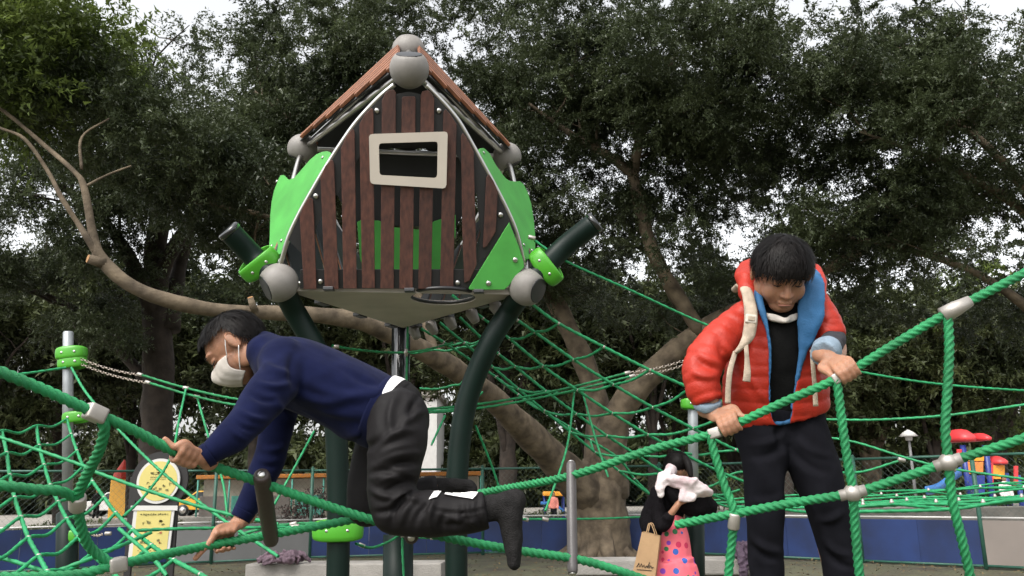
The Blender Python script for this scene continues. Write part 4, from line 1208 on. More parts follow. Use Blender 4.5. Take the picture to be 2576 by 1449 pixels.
def folds(me, L, amp=1.0, ymax=9.0):
    """creases: (a, b, width, height): lines across the camera side of the cloth"""
    V, N = getV(me); D = np.zeros(len(V)); Q = PXN(V)
    msk = np.clip(-N[:, 1] * 2.2 + .35, 0, 1) * (V[:, 1] < ymax)
    for a, b, wd, h in L:
        a = np.array(PX(a) if len(a) == 3 else a, float); b = np.array(PX(b) if len(b) == 3 else b, float)
        d = b - a; t = np.clip((Q - a) @ d / (d @ d), 0, 1)
        # creases bow slightly
        c = a + t[:, None] * d + np.array([-d[1], d[0]])[None] * (.10 * np.sin(np.pi * t))[:, None]
        q = np.linalg.norm(Q - c, axis=1) / (wd * 900)
        fade = np.sin(np.pi * np.clip(t, .03, .97)) ** .7
        D += h * (1.25 * np.exp(-q ** 2) - .55 * np.exp(-(q / 2.1) ** 2)) * fade
    setV(me, V + N * (D * msk * amp)[:, None])
def crumple(me, amp, scale, seed=0.0, M3=None):
    """soft creases from ridged noise, stretched along one axis"""
    V, N = getV(me); D = np.empty(len(V))
    m = np.array(M3) if M3 is not None else np.eye(3)
    W = V @ m.T * scale
    for i, w_ in enumerate(W):
        v = Vector(w_) + Vector((seed, seed * .7, 0))
        D[i] = (1 - 2 * abs(noise.noise(v))) * .6 + .4 * noise.noise(v * 2.3)
    setV(me, V + N * (amp * (D - D.mean()))[:, None])
def decal(name, me, poly, m, parent, off=.0025, step=4.0, conv=None):
    """flat print lying on a garment: its outline dropped on to the cloth"""
    bv = BVHTree.FromPolygons([v.co for v in me.vertices], [tuple(p.vertices) for p in me.polygons])
    pl = [conv(*p) if conv else p for p in poly]
    bm = bmesh.new()
    vs = [bm.verts.new((x, y, 0)) for x, y in pl]
    f = bm.faces.new(vs)
    bmesh.ops.triangulate(bm, faces=[f])
    for _ in range(4):
        es = [e for e in bm.edges if e.calc_length() > step]
        if not es: break
        bmesh.ops.subdivide_edges(bm, edges=es, cuts=1, use_grid_fill=True)
        bmesh.ops.triangulate(bm, faces=bm.faces[:])
    o = Vector((0, 0, CAMH)); bad = []
    for v in bm.verts:
        d = ray(v.co.x, v.co.y).normalized()
        hit, n, _, _ = bv.ray_cast(o, d)
        if hit is None: bad.append(v); continue
        v.co = hit - d * off * .6 + n * off * .8
    bmesh.ops.delete(bm, geom=bad, context='VERTS')
    r = bpy.data.meshes.new(name); bm.to_mesh(r); bm.free()
    ob = link(name, r, m, parent, True)
    return ob

class Head:
    def __init__(s, c, fw, up, k=1.0):
        s.c = Vector(c); s.f = Vector(fw).normalized(); s.u = Vector(up); s.u = (s.u - s.f * s.u.dot(s.f)).normalized(); s.l = s.u.cross(s.f); s.k = k
        s.M3 = Matrix((s.f, s.l, s.u)).transposed()
    def p(s, f, l, u): return s.c + (s.f * f + s.l * l + s.u * u) * s.k
    def body(s, v, neck_to=None, nr=.045):
        E = lambda c, r, M=None: v.ell(s.p(*c), Vector(r) * s.k, s.M3 @ M if M else s.M3)
        E((0, 0, 0), (.080, .067, .070)); E((.030, 0, -.046), (.051, .055, .058)); E((.046, 0, -.088), (.030, .034, .024))
        for sg in (1, -1):
            E((.046, sg * .029, -.046), (.029, .026, .03)); E((.0, sg * .05, -.07), (.035, .016, .03), None)
            E((-.004, sg * .072, -.020), (.017, .0075, .029), Matrix.Rotation(sg * .35, 3, 'Z'))
            E((.0, sg * .0745, -.012), (.012, .005, .018), Matrix.Rotation(sg * .45, 3, 'Z'))
            E((.066, sg * .026, -.012), (.014, .015, .009))
        E((.066, 0, .006), (.018, .048, .016))
        v.limb([(s.p(.077, 0, -.014), .007 * s.k), (s.p(.087, 0, -.030), .008 * s.k), (s.p(.090, 0, -.041), .0105 * s.k)], n=12)
        for sg in (1, -1): E((.082, sg * .010, -.044), (.008, .007, .006))
        E((.078, 0, -.066), (.009, .019, .0055)); E((.076, 0, -.075), (.009, .016, .0055))
        if neck_to is not None:
            v.limb([(s.p(-.018, 0, -.045), nr * s.k), (neck_to, nr * 1.08 * s.k)])
    def face(s, parent, eyes='down'):
        for sg in (1, -1):
            mb = MB(); P = [s.p(.0795 - .0035 * abs(t) ** 2 * 2 - .004 * max(0, t), sg * (.027 + .0125 * t), -.0155 - .0022 * (1 - t * t)) for t in (-1, -.5, 0, .5, 1)]
            mb.tube(P, [.0006, .0016, .002, .0018, .0008], 6); mb.build('eye', m_lash, parent, True)
            mb = MB(); P = [s.p(.0835 - .006 * max(0, t) ** 2, sg * (.028 + .017 * t), .004 + .003 * (1 - t * t)) for t in (-1, -.5, 0, .5, 1)]
            mb.tube(P, [(.001, .001), (.0032, .0015), (.0036, .0015), (.003, .0015), (.001, .001)], 6, ref=s.u); mb.build('eyebrow', m_hair, parent, True)
    def hair(s, parent, r=(.089, .076, .0775), seed=0, n=2600, fringe=.010, nape=-.055, side=-.006):
        rs = random.Random(seed)
        def thr(f, l):
            t = side
            if f > .045: t = side + (fringe - side) * min(1, (f - .045) / .02)
            if f < -.008: t = side + (nape - side) * min(1, (-.008 - f) / .02)
            return t
        def surf(d, e=0.0):
            q = Vector((d.x * (r[0] + e), d.y * (r[1] + e), d.z * (r[2] + e)))
            if q.x > 0: q.x *= 1.04
            return q
        NU, NV = 64, 40
        V, idx, F = [], {}, []
        for j in range(NV + 1):
            a = math.pi * j / NV
            for i in range(NU):
                b = 2 * math.pi * i / NU
                d = Vector((math.sin(a) * math.cos(b), math.sin(a) * math.sin(b), math.cos(a)))
                q = surf(d, .0025 * noise.noise(d * 7 + Vector((seed, 0, 0))))
                idx[j, i] = len(V); V.append(q)
        def ok(q): return q.z > thr(q.x, q.y) + .004 * noise.noise(q * 160)
        for j in range(NV):
            for i in range(NU):
                ks = [idx[j, i], idx[j + 1, i], idx[j + 1, (i + 1) % NU], idx[j, (i + 1) % NU]]
                if all(ok(V[k]) for k in ks): F.append(tuple(ks))
        me = bpy.data.meshes.new('hair')
        VV = [s.p(*q) for q in V]
        crown = Vector((-.035, .006, .068))
        for c in range(n):
            for _ in range(20):
                d = Vector((rs.gauss(0, 1), rs.gauss(0, 1), rs.gauss(.25, 1))).normalized()
                q = surf(d)
                if q.z > thr(q.x, q.y) - .002: break
            else: continue
            g = (q - crown); nr = Vector((q.x / r[0] ** 2, q.y / r[1] ** 2, q.z / r[2] ** 2)).normalized()
            g = (g - nr * g.dot(nr)); g = g.normalized() if g.length > 1e-4 else Vector((1, 0, 0))
            g = (g + Vector((noise.noise(q * 55), noise.noise(q * 55 + Vector((9, 0, 0))), noise.noise(q * 55 + Vector((0, 9, 0))))) * .9 + Vector((rs.gauss(0, .12), rs.gauss(0, .12), rs.gauss(-.1, .1)))).normalized()
            g = (g - nr * g.dot(nr)).normalized(); w_ = nr.cross(g)
            L = rs.uniform(.018, .046) * (.55 if q.z < thr(q.x, q.y) + .03 else 1); wd = rs.uniform(.0007, .0014); lift = rs.uniform(.0005, .004)
            b0 = len(VV); P = q + nr * .0008
            for t in (0, .35, .7, 1):
                c_ = P + g * L * t + nr * (lift * math.sin(t * 2.2) - .25 * L * t * t * L / .08)
                wt = wd * (1 - t) ** .6
                if t < 1: VV += [s.p(*(c_ - w_ * wt)), s.p(*(c_ + w_ * wt))]
                else: VV.append(s.p(*c_))
            F += [(b0, b0 + 1, b0 + 3, b0 + 2), (b0 + 2, b0 + 3, b0 + 5, b0 + 4), (b0 + 4, b0 + 5, b0 + 6)]
        me.from_pydata([tuple(v) for v in VV], [], F); me.update()
        return link('hair', me, m_hair, parent, True)
    def mask(s, parent, u0=-.016, u1=-.106, loops=True, spread=78, bulge=.008, chin=False):
        V, F = [], []
        NU, NV = 40, 22
        for j in range(NV + 1):
            t = j / NV; u = u0 + (u1 - u0) * t
            rf = .058 + .012 * math.sin(math.pi * min(1, t * 1.05)) + bulge * math.sin(math.pi * t) - .016 * t * t
            rl = .0605 + .003 * math.sin(math.pi * t) - .018 * t * t
            for i in range(NU + 1):
                a = R(-spread + 2 * spread * i / NU) * (1 - .12 * math.sin(math.pi * t))
                pl = .0007 * (abs(math.sin(t * 11)) - .5) * (1 - .6 * abs(a) / R(spread)) + .0008 * math.sin(8 * a + 9 * t) + .0006 * math.sin(17 * a - 5 * t)
                nose = .018 * math.exp(-(a / .22) ** 2) * math.exp(-((t - .12) / .3) ** 2)
                uu = u + (.016 * (1 - math.cos(a)) * (-1 if t < .5 else 1)) * abs(1 - 2 * t)
                V.append(s.p(.024 + (rf + pl) * math.cos(a) + nose, (rl + pl) * math.sin(a), uu))
        for j in range(NV):
            for i in range(NU):
                k = j * (NU + 1) + i; F.append((k, k + 1, k + NU + 2, k + NU + 1))
        o = mesh('face_mask', V, F, m_mask, parent, True)
        sd = o.modifiers.new('t', 'SOLIDIFY'); sd.thickness = .0015
        if loops:
            for sg in (1, -1):
                i = NU if sg > 0 else 0
                for j, e in ((1, (.004, sg * .078, -.002)), (NV - 4, (-.004, sg * .076, -.044))):
                    q = V[j * (NU + 1) + i]; ee = s.p(*e)
                    mid = (q + ee) / 2 + s.l * sg * .006
                    mb = MB(); mb.tube(crom([tuple(q), tuple(mid), tuple(ee)], 4), .0013, 6); mb.build('ear_loop', m_whitec, o, True)
        return o

def grip(v, P, A, N, W, r=.0118, thumb=1, k=1.0, wrist_r=.023, wrap=235, spread=.0155, tdir=None):
    """a hand closed on a rope: P rope point, A rope direction (towards the thumb side), N from the rope to the knuckles, W wrist"""
    A = Vector(A).normalized(); N = Vector(N); N = (N - A * N.dot(A)).normalized()
    B = A.cross(N)                       # fingers wrap from N towards B*thumb
    sg = thumb
    fr = .0078 * k
    kn = []
    for i, (ln, rr) in enumerate(((1.0, 1.0), (1.06, 1.03), (1.0, 1.0), (.86, .88))):
        off = A * ((1.5 - i) * spread * k)
        path = []
        st = -28
        tot = wrap * (.92, 1, .95, .85)[i]
        for q in range(8):
            a = R(st + tot * q / 7)
            rad = r + fr * .95 + (.012 * k if q == 0 else (.006 * k if q == 1 else 0))
            if q == 3: rad += .003
            path.append((P + off * (1 + .04 * math.sin(q)) + (N * math.cos(a) + B * sg * math.sin(a)) * rad, fr * rr * (1.08, 1.1, 1.0, 1.04, .95, .98, .9, .8)[q]))
        v.limb(path, n=12, sub=4)
        kn.append(path[0][0])
    kc = sum(kn, Vector()) / 4
    d = (W - kc).normalized()
    # back of the hand: a flat web from the four knuckles to the wrist
    for i, q in enumerate(kn):
        v.limb([(q, fr * 1.15), (q + (W - q) * .5 + d * 0, fr * 1.45), (W + A * (.012 * (1.5 - i) / 1.5 * k), fr * 1.35)], n=12)
    pal = kc + (W - kc) * .45 - N * .004
    M3 = Matrix((A, d, A.cross(d))).transposed()
    v.ell(pal, (.033 * k, .036 * k, .0135 * k), M3)
    # thumb leaves the side of the palm near its base and closes the other way round
    t0 = W + (kc - W) * .35 + A * (.022 * k)
    t1 = t0 + (kc - W) * .22 + A * (.020 * k) - B * sg * .008
    tp = tdir if tdir is not None else (A * .012 - B * sg * 1.0 * (r + .008) - N * .004)
    t2 = P + A * (.040 * k) + N * (r * .9) - B * sg * (r * .6)
    t3 = P + A * (.050 * k) + tp
    v.limb([(t0, .0125 * k), (t1, .0115 * k), (t2, .0092 * k), (t3, .0078 * k)], n=14)
    v.limb([(W + (kc - W) * .2, (.024 * k, .017 * k)), (W, (wrist_r, wrist_r * .8)), (W + (W - kc) * .6, wrist_r)], ref=A, n=16)
    return kc
# ================================================================ the boy kneeling on the bridge, seen from his left side
def left_boy():
    Yn, Ym, Yf = 2.30, 2.42, 2.54
    boy = thing('person', 'boy in navy sweatshirt and white mask crawling along the rope bridge', 'person', (U(880, 1300, Ym).x, Ym, 0))
    H = Head(U(586, 861, Ym), (-.66, -.10, -.74), (-.74, 0, .67), 1.04)
    ra, da = near('RA', 462, 1146); rc, dc = near('RC', 572, 1364)
    w1 = U(512, 1150, 2.10); w2 = U(604, 1312, 2.50)
    b = Vol()
    neck = U(690, 905, Ym)
    H.body(b, neck, .046)
    b.limb([(U(705, 912, Ym), (.07, .045)), (U(800, 950, Ym), (.115, .07)), (U(920, 1020, Ym), (.105, .07)), (U(975, 1050, Ym), (.10, .06))], ref=(0, 1, 0))
    b.limb([(U(700, 915, Yn + .02), .038), (U(640, 1030, 2.2), .033), (U(575, 1103, 2.14), .028), (w1, .0225)])
    b.limb([(U(705, 960, Yf), .038), (U(680, 1130, Yf), .033), (U(645, 1230, Yf - .01), .028), (w2, .0225)])
    # near hand rests over the rope, back of the hand to the camera
    grip(b, ra, -da, Vector((.1, -.9, .25)), w1, thumb=-1, k=.98, wrap=215)
    # far hand comes down from above and closes under the rope
    grip(b, rc, -dc, Vector((0, .15, 1)), w2, thumb=1, k=.98, wrap=250, tdir=Vector((-.020, -.024, -.030)))
    for s, Y, hp_, kn_, an in ((0, Yn, (995, 1075), (985, 1285), (1240, 1275)), (1, Yf, (975, 1080), (925, 1272), (1100, 1226))):
        b.limb([(U(*hp_, Y), .050), (U((hp_[0] + kn_[0]) / 2, 1165, Y), .048), (U(*kn_, Y), .038)])
        b.limb([(U(*kn_, Y), .038), (U((kn_[0] + an[0]) / 2 - 20, (kn_[1] + an[1]) / 2 + 8, Y), .034), (U(*an, Y), .022)])
    me = b.fuse(.0032, 4)
    link('body', me, m_skin, boy, True)
    H.face(boy)
    H.hair(boy, r=(.092, .079, .083), seed=3, n=3600, fringe=.046, side=.030, nape=-.05)
    H.mask(boy, -.022, -.110, bulge=.009)
    # inner ear fold, a raised rim of skin
    for sg in (-1, 1):
        mb = MB(); P = [H.p(-.004 + .011 * math.cos(a), sg * .0775, -.018 + .019 * math.sin(a)) for a in [R(x) for x in range(-60, 200, 20)]]
        mb.tube(P, .0022, 6); mb.build('ear_rim', m_skin, boy, True)
    # sweatshirt
    v = Vol()
    v.limb([(U(642, 868, Ym), .048), (U(660, 880, Ym), .056), (U(685, 900, Ym), .07)], n=24, flat0=True)
    v.limb([(U(672, 893, Ym), (.095, .062)), (U(712, 918, Ym), (.135, .088)), (U(765, 945, Ym), (.150, .102)), (U(850, 985, Ym), (.148, .106)), (U(915, 1018, Ym), (.142, .106)), (U(955, 1038, Ym), (.138, .103))], ref=(0, 1, 0), n=28, flat1=True)
    v.limb([(U(712, 905, Yn + .03), .066), (U(702, 950, Yn - .02), .062), (U(655, 1015, 2.2), .054), (U(597, 1085, 2.14), .044), (U(545, 1128, 2.115), .034), (U(520, 1148, 2.105), .030)], n=24, flat1=True)
    v.limb([(U(715, 945, Yf), .060), (U(700, 1040, Yf), .054), (U(682, 1140, Yf), .047), (U(655, 1210, Yf - .01), .042), (U(626, 1265, Yf - .02), .034), (U(612, 1293, Yf - .03), .031)], n=24, flat1=True)
    sw = v.fuse(.0055, 7)
    crumple(sw, .006, 7.0, 3.0, ((.7, .3, .5), (-.5, .5, .9), (0, 1, 0)))
    F = []
    Y1, Y2 = Yn - .05, Yn - .1
    for a, c, wd, h in (((740, 880, Y2), (748, 985, Y2), .014, -.009), ((655, 905, Y2), (735, 940, Y2), .012, .007), ((640, 960, Y2), (735, 965, Y2), .011, .008), ((620, 985, 2.12), (700, 1010, 2.12), .010, -.007),
                        ((600, 1030, 2.1), (680, 1055, 2.1), .009, .007), ((590, 1060, 2.1), (650, 1085, 2.1), .008, -.006), ((575, 1070, 2.08), (625, 1110, 2.08), .008, .006), ((745, 990, Y2), (900, 1000, Y2), .016, .010),
                        ((740, 1020, Y2), (930, 1065, Y2), .018, -.010), ((760, 960, Y2), (980, 985, Y2), .016, .008), ((800, 1090, Y2), (930, 1080, Y2), .014, .008), ((860, 930, Y2), (985, 965, Y2), .012, -.006),
                        ((690, 1000, Y2), (770, 1075, Y2), .014, .010), ((660, 1130, Yf - .06), (720, 1120, Yf - .06), .010, .007), ((645, 1165, Yf - .06), (705, 1170, Yf - .06), .009, -.007), ((640, 1190, Yf - .06), (690, 1200, Yf - .06), .009, .007)):
        F.append((U(*a), U(*c), wd, h))
    folds(sw, F, 1.25, Yf + .02)
    link('sweatshirt', sw, m_navy, boy, True)
    # ribbed hem and cuffs
    def band(pts, m, name):
        vv = Vol(); vv.limb(pts, ref=(0, 1, 0), n=32, flat0=True, flat1=True); return vv.build(name, m, boy, True)
    band([(U(944, 1032, Ym), (.141, .106)), (U(968, 1043, Ym), (.138, .104)), (U(980, 1049, Ym), (.132, .098))], m_navy, 'hem')
    band([(U(528, 1141, 2.107), (.031, .031)), (U(512, 1152, 2.102), (.0285, .0285))], m_navy, 'cuff')
    band([(U(616, 1285, Yf - .03), (.032, .032)), (U(604, 1305, Yf - .035), (.029, .029))], m_navy, 'cuff')
    # small row of pale letters on the chest, too small to read
    for k in range(4):
        q = [(-6, -4), (3, -6), (6, -1), (2, 2), (6, 6), (-4, 6), (-6, 2)]
        decal('lettering', sw, [(779 + x * (.8 + .1 * (k % 2)), 1061 + k * 10.5 + y * .75) for x, y in q], m_mask, boy, .003, 3)
    # trousers
    t = Vol()
    t.limb([(U(963, 1032, Ym), (.128, .100)), (U(985, 1043, Ym), (.132, .103)), (U(1005, 1065, Ym), (.135, .090))], ref=(0, 1, 0), n=28, flat0=True)
    t.limb([(U(1000, 1050, Yn + .035), .085), (U(1000, 1110, Yn), .080), (U(990, 1180, Yn - .01), .070), (U(985, 1250, Yn - .01), .062), (U(990, 1292, Yn - .01), .058)], n=24)
    t.limb([(U(990, 1288, Yn - .01), .058), (U(1050, 1292, Yn - .02), .060), (U(1130, 1294, Yn - .02), .056), (U(1195, 1288, Yn - .03), .051), (U(1224, 1283, Yn - .03), .048)], n=24, flat1=True)
    t.limb([(U(985, 1050, Yf - .03), .085), (U(960, 1120, Yf), .078), (U(935, 1200, Yf + .01), .066), (U(922, 1275, Yf + .01), .060)], n=24)
    t.limb([(U(922, 1275, Yf + .01), .058), (U(980, 1268, Yf + .01), .055), (U(1050, 1242, Yf + .01), .043), (U(1105, 1224, Yf + .01), .036)], n=24, flat1=True)
    tr_ = t.fuse(.0055, 5)
    crumple(tr_, .0055, 8.0, 8.0, ((1, .2, .2), (0, 1, 0), (.4, .2, .8)))
    Z = Yn - .09
    F = []
    for a, c, wd, h in (((1040, 1120), (950, 1150), .012, .010), ((1055, 1165), (960, 1195), .011, -.009), ((1050, 1195), (950, 1215), .010, .011), ((1045, 1215), (965, 1240), .009, -.009), ((1040, 1230), (980, 1275), .010, .012),
                        ((1020, 1240), (985, 1320), .009, -.010), ((1060, 1245), (1005, 1325), .010, .009), ((1085, 1260), (1040, 1330), .009, -.008), ((1130, 1300), (1200, 1310), .010, .006), ((1110, 1320), (1190, 1300), .010, -.006),
                        ((1045, 1080), (955, 1120), .012, .009), ((1062, 1140), (945, 1170), .012, .009), ((1050, 1180), (940, 1205), .010, .010), ((1030, 1205), (925, 1190), .010, -.008), ((930, 1230), (1000, 1250), .010, .009), ((940, 1290), (1000, 1270), .010, -.009), ((1010, 1240), (1060, 1260), .008, .010), ((1095, 1250), (1085, 1335), .009, .009), ((1120, 1290), (1110, 1345), .009, -.008), ((1175, 1260), (1200, 1330), .008, .008), ((1205, 1245), (1215, 1330), .006, -.008), ((1060, 990), (1030, 1060), .010, -.008), ((1000, 985), (985, 1100), .012, .007), ((1075, 1030), (1000, 1090), .013, .008), ((1075, 1275), (1225, 1278), .005, -.006), ((1150, 1270), (1165, 1335), .009, .006), ((900, 1130), (960, 1100), .012, -.008)):
        F.append((U(*a, Z), U(*c, Z), wd, h))
    folds(tr_, F, 1.35, Ym)
    link('trousers', tr_, m_trou, boy, True)
    # gathered waistband
    mb = MB(); ax = (U(985, 1043, Ym) - U(963, 1032, Ym)).normalized(); s1 = Vector((0, 1, 0)); s2 = ax.cross(s1)
    c0 = U(968, 1036, Ym)
    V, Fc = [], []
    NN = 96
    for j, (q, rr) in enumerate(((0, .97), (.004, 1.02), (.016, 1.035), (.03, 1.03), (.034, .98))):
        for i in range(NN):
            a = 2 * math.pi * i / NN; g = 1 + .010 * math.sin(i * math.pi * .5) * (1 if 0 < j < 4 else 0)
            V.append(c0 + ax * q + s1 * math.cos(a) * .130 * rr * g + s2 * math.sin(a) * .1015 * rr * g)
    for j in range(4):
        for i in range(NN): Fc.append((j * NN + i, j * NN + (i + 1) % NN, (j + 1) * NN + (i + 1) % NN, (j + 1) * NN + i))
    mesh('waistband', V, Fc, m_trou, boy, True)
    # strip of white undershirt showing at the small of the back
    V, Fc = [], []
    up_ = max(range(72), key=lambda i: (s1 * math.cos(i * math.pi / 36) + s2 * math.sin(i * math.pi / 36)).dot(Vector((.45, -.25, .85))))
    for i in range(25):
        a = (up_ - 14 + 28 * i / 24) * math.pi / 36; wdt = .019 * math.sin(math.pi * i / 24) ** .6
        for q, rr in ((-.004 - wdt, 1.03), (-.004, 1.055), (-.004 + wdt * .6, 1.05)):
            V.append(c0 + ax * (q + .006) + s1 * math.cos(a) * .130 * rr + s2 * math.sin(a) * .1015 * rr)
    for i in range(24):
        for k in range(2): Fc.append((i * 3 + k, i * 3 + k + 1, i * 3 + k + 4, i * 3 + k + 3))
    mesh('undershirt', V, Fc, m_whitec, boy, True)
    decal('white_print', tr_, [(1078, 1258), (1092, 1238), (1112, 1236), (1098, 1252)], m_whitec, boy, .004, 2.5)
    decal('white_print', tr_, [(1118, 1246), (1122, 1237), (1203, 1240), (1190, 1257), (1160, 1248)], m_whitec, boy, .004, 2.5)
    # socks
    k = Vol()
    k.limb([(U(1212, 1284, Yn - .02), .036), (U(1250, 1275, Yn - .02), .034), (U(1280, 1268, Yn - .02), .036)])
    k.limb([(U(1296, 1256, Yn - .02), (.030, .030)), (U(1283, 1290, Yn - .02), (.038, .034)), (U(1288, 1340, Yn - .02), (.034, .028)), (U(1292, 1385, Yn - .02), (.036, .022)), (U(1293, 1420, Yn - .02), (.032, .016))], ref=(0, 1, 0))
    k.ell(U(1300, 1258, Yn - .02), .026)
    sm = k.fuse(.005, 5); crumple(sm, .003, 22, 1.0); link('sock', sm, m_sock, boy, True)
    k = Vol()
    k.limb([(U(1085, 1228, Yf + .01), .029), (U(1130, 1224, Yf), .024), (U(1165, 1222, Yf), (.03, .020)), (U(1180, 1226, Yf), (.028, .022)), (U(1188, 1250, Yf), (.03, .018))], ref=(0, 1, 0))
    sm = k.fuse(.005, 5); crumple(sm, .003, 22, 4.0); link('sock', sm, m_sock, boy, True)
    return boy
left_boy()
# ================================================================ the boy in the red jacket, leaning on the upper rope
def right_boy():
    Y0 = 2.62
    boy = thing('person', 'boy in red padded jacket looking down while holding the upper rope', 'person', (U(1970, 1300, Y0).x, Y0, 0))
    H = Head(U(1968, 668, 2.46), (-.06, -.72, -.70), (0, -.70, .72), 1.13)
    r1, d1 = near('RB', 1838, 1072); r2, d2 = near('RB', 2132, 935)
    w1 = r1 + Vector((-.035, .06, .045)); w2 = r2 + Vector((-.03, .06, .05))
    b = Vol()
    neck = U(1968, 770, 2.58)
    H.body(b, neck, .048)
    b.limb([(neck, (.08, .05)), (U(1962, 850, 2.6), (.11, .07)), (U(1955, 980, 2.66), (.10, .07)), (U(1962, 1060, 2.68), (.10, .07))], ref=(1, 0, 0))
    b.limb([(U(1880, 780, 2.58), .036), (U(1775, 900, 2.52), .032), (U(1785, 1000, 2.50), .027), (w1, .0225)])
    b.limb([(U(2045, 775, 2.58), .036), (U(2092, 845, 2.52), .032), (U(2105, 890, 2.48), .027), (w2, .0225)])
    # both hands: knuckles up, fingers over the top and down the near side
    grip(b, r1, d1, Vector((0, -.25, 1)), w1, thumb=1, k=1.0, wrap=205)
    grip(b, r2, -d2, Vector((0, -.25, 1)), w2, thumb=-1, k=1.0, wrap=205)
    for hx, pts in ((0, [(1922, 1085), (1925, 1260), (1930, 1500), (1930, 1690)]), (1, [(2010, 1085), (2062, 1260), (2115, 1500), (2130, 1690)])):
        b.limb([(U(*pts[0], 2.66), .05), (U(*pts[1], 2.63), .042), (U(*pts[2], 2.64), .034), (U(*pts[3], 2.64), .027)])
        e = U(*pts[3], 2.64)
        b.limb([(e, .028), (e + Vector((0, -.05, -.055)), .027), (e + Vector((0, -.13, -.065)), .022)])
    me = b.fuse(.0034, 4)
    link('body', me, m_skin, boy, True)
    H.face(boy)
    H.hair(boy, r=(.090, .079, .080), seed=9, n=3600, fringe=.006, side=-.012, nape=-.06)
    mb = MB(); P = [H.p(.0865 - .004 * t * t, .018 * t, -.0705 - .0015 * t * t) for t in (-1, -.5, 0, .5, 1)]
    mb.tube(P, [.0008, .0022, .0026, .0022, .0008], 6); mb.build('lips', m_lip, boy, True)
    H.mask(boy, -.102, -.134, False, 105, .002)
    # black tee, slightly smaller than the jacket
    v = Vol()
    v.limb([(U(1968, 772, 2.56), (.055, .052)), (U(1965, 815, 2.565), (.088, .072)), (U(1962, 880, 2.585), (.108, .078)), (U(1956, 970, 2.63), (.122, .084)), (U(1957, 1042, 2.66), (.124, .086))], ref=(1, 0, 0), n=28)
    sm = v.fuse(.006, 5); crumple(sm, .005, 11, 2); link('tee_shirt', sm, m_tee, boy, True)
    # jacket, open at the front
    v = Vol()
    v.limb([(U(1968, 752, 2.57), (.078, .068)), (U(1964, 790, 2.57), (.104, .09)), (U(1958, 860, 2.59), (.132, .10)), (U(1950, 950, 2.62), (.155, .108)), (U(1952, 1020, 2.65), (.162, .112)), (U(1956, 1046, 2.66), (.162, .112))], ref=(1, 0, 0), n=36, flat1=True)
    LS = [(1902, 785, 2.57, 45), (1850, 822, 2.55, 47), (1790, 882, 2.52, 50), (1764, 935, 2.50, 48), (1770, 982, 2.495, 43), (1783, 1012, 2.49, 37)]
    RS = [(2035, 765, 2.57, 50), (2062, 797, 2.54, 46), (2082, 832, 2.52, 42), (2093, 856, 2.51, 36)]
    for S in (LS, RS): v.limb([(U(x, y, Y), PR(r, Y)) for x, y, Y, r in S], n=28, flat1=True)
    jk = v.fuse(.006, 6)
    # quilting: puffs between stitched lines, running round the body and round each sleeve
    V, N = getV(jk)
    def axis_s(pts):
        A = np.array([tuple(U(x, y, Y)) for x, y, Y, *_ in pts]); L = np.concatenate([[0], np.cumsum(np.linalg.norm(np.diff(A, axis=0), axis=1))])
        best = np.full(len(V), 9.0); par = np.zeros(len(V))
        for i in range(len(A) - 1):
            d = A[i + 1] - A[i]; t = np.clip((V - A[i]) @ d / (d @ d), -.2 if i == 0 else 0, 1)
            q = np.linalg.norm(V - (A[i] + t[:, None] * d), axis=1)
            m = q < best; best[m] = q[m]; par[m] = (L[i] + t * (L[i + 1] - L[i]))[m]
        return best, par
    bl, pl = axis_s(LS); br, pr = axis_s(RS); bt, pt = axis_s([(1966, 760, 2.57), (1956, 900, 2.60), (1956, 1050, 2.66)])
    wl = bl < .075; wr = br < .068
    s_ = np.where(wl & (bl < bt), pl, np.where(wr & (br < bt), pr, pt))
    wob = np.array([noise.noise(Vector(p) * 9) for p in V]) * .012
    ph = ((s_ + wob) / .036) % 1.0
    D = .0044 * (np.sin(np.pi * ph) ** .45 - .6)
    D += np.array([noise.noise(Vector((p[0] * 28, p[1] * 28, p[2] * 16))) for p in V]) * .0042
    setV(jk, V + N * D[:, None])
    folds(jk, [(U(*a), U(*c), wd, h) for a, c, wd, h in (((1740, 890, 2.45), (1815, 930, 2.43), .012, -.012), ((1735, 930, 2.45), (1800, 950, 2.43), .010, .010), ((1810, 850, 2.46), (1860, 950, 2.47), .014, -.014),
          ((2060, 800, 2.46), (2110, 820, 2.46), .010, -.008), ((1880, 900, 2.48), (1930, 1010, 2.52), .014, .008), ((1830, 760, 2.5), (1900, 800, 2.47), .012, -.006))])
    # take out the front opening
    bm = bmesh.new(); bm.from_mesh(jk)
    OP = [(1900, 735), (2036, 735), (2034, 800), (2028, 850), (2016, 910), (2004, 965), (1996, 1010), (1988, 1070), (1960, 1085), (1940, 1050), (1934, 1000), (1936, 930), (1938, 870), (1930, 820), (1914, 775)]
    def inside(x, y, P):
        c = False; j = len(P) - 1
        for i in range(len(P)):
            if (P[i][1] > y) != (P[j][1] > y) and x < (P[j][0] - P[i][0]) * (y - P[i][1]) / (P[j][1] - P[i][1]) + P[i][0]: c = not c
            j = i
        return c
    cy = 2.60
    kill = []
    for f in bm.faces:
        c = f.calc_center_median()
        if c.y < cy and f.normal.y < .15:
            x, y = PX(c)
            if 1895 < x < 2040 and inside(x, y, OP): kill.append(f)
        elif c.z > U(1965, 752, 2.57).z + .012 and (c - U(1968, 752, 2.57)).length < .12: kill.append(f)
    bmesh.ops.delete(bm, geom=kill, context='FACES')
    # smooth the torn edge
    for _ in range(6):
        bv = [v_ for v_ in bm.verts if v_.is_boundary]
        new = {}
        for v_ in bv:
            nb = [e.other_vert(v_) for e in v_.link_edges if e.is_boundary]
            if len(nb) == 2: new[v_] = v_.co * .4 + (nb[0].co + nb[1].co) * .3
        for v_, c in new.items(): v_.co = c
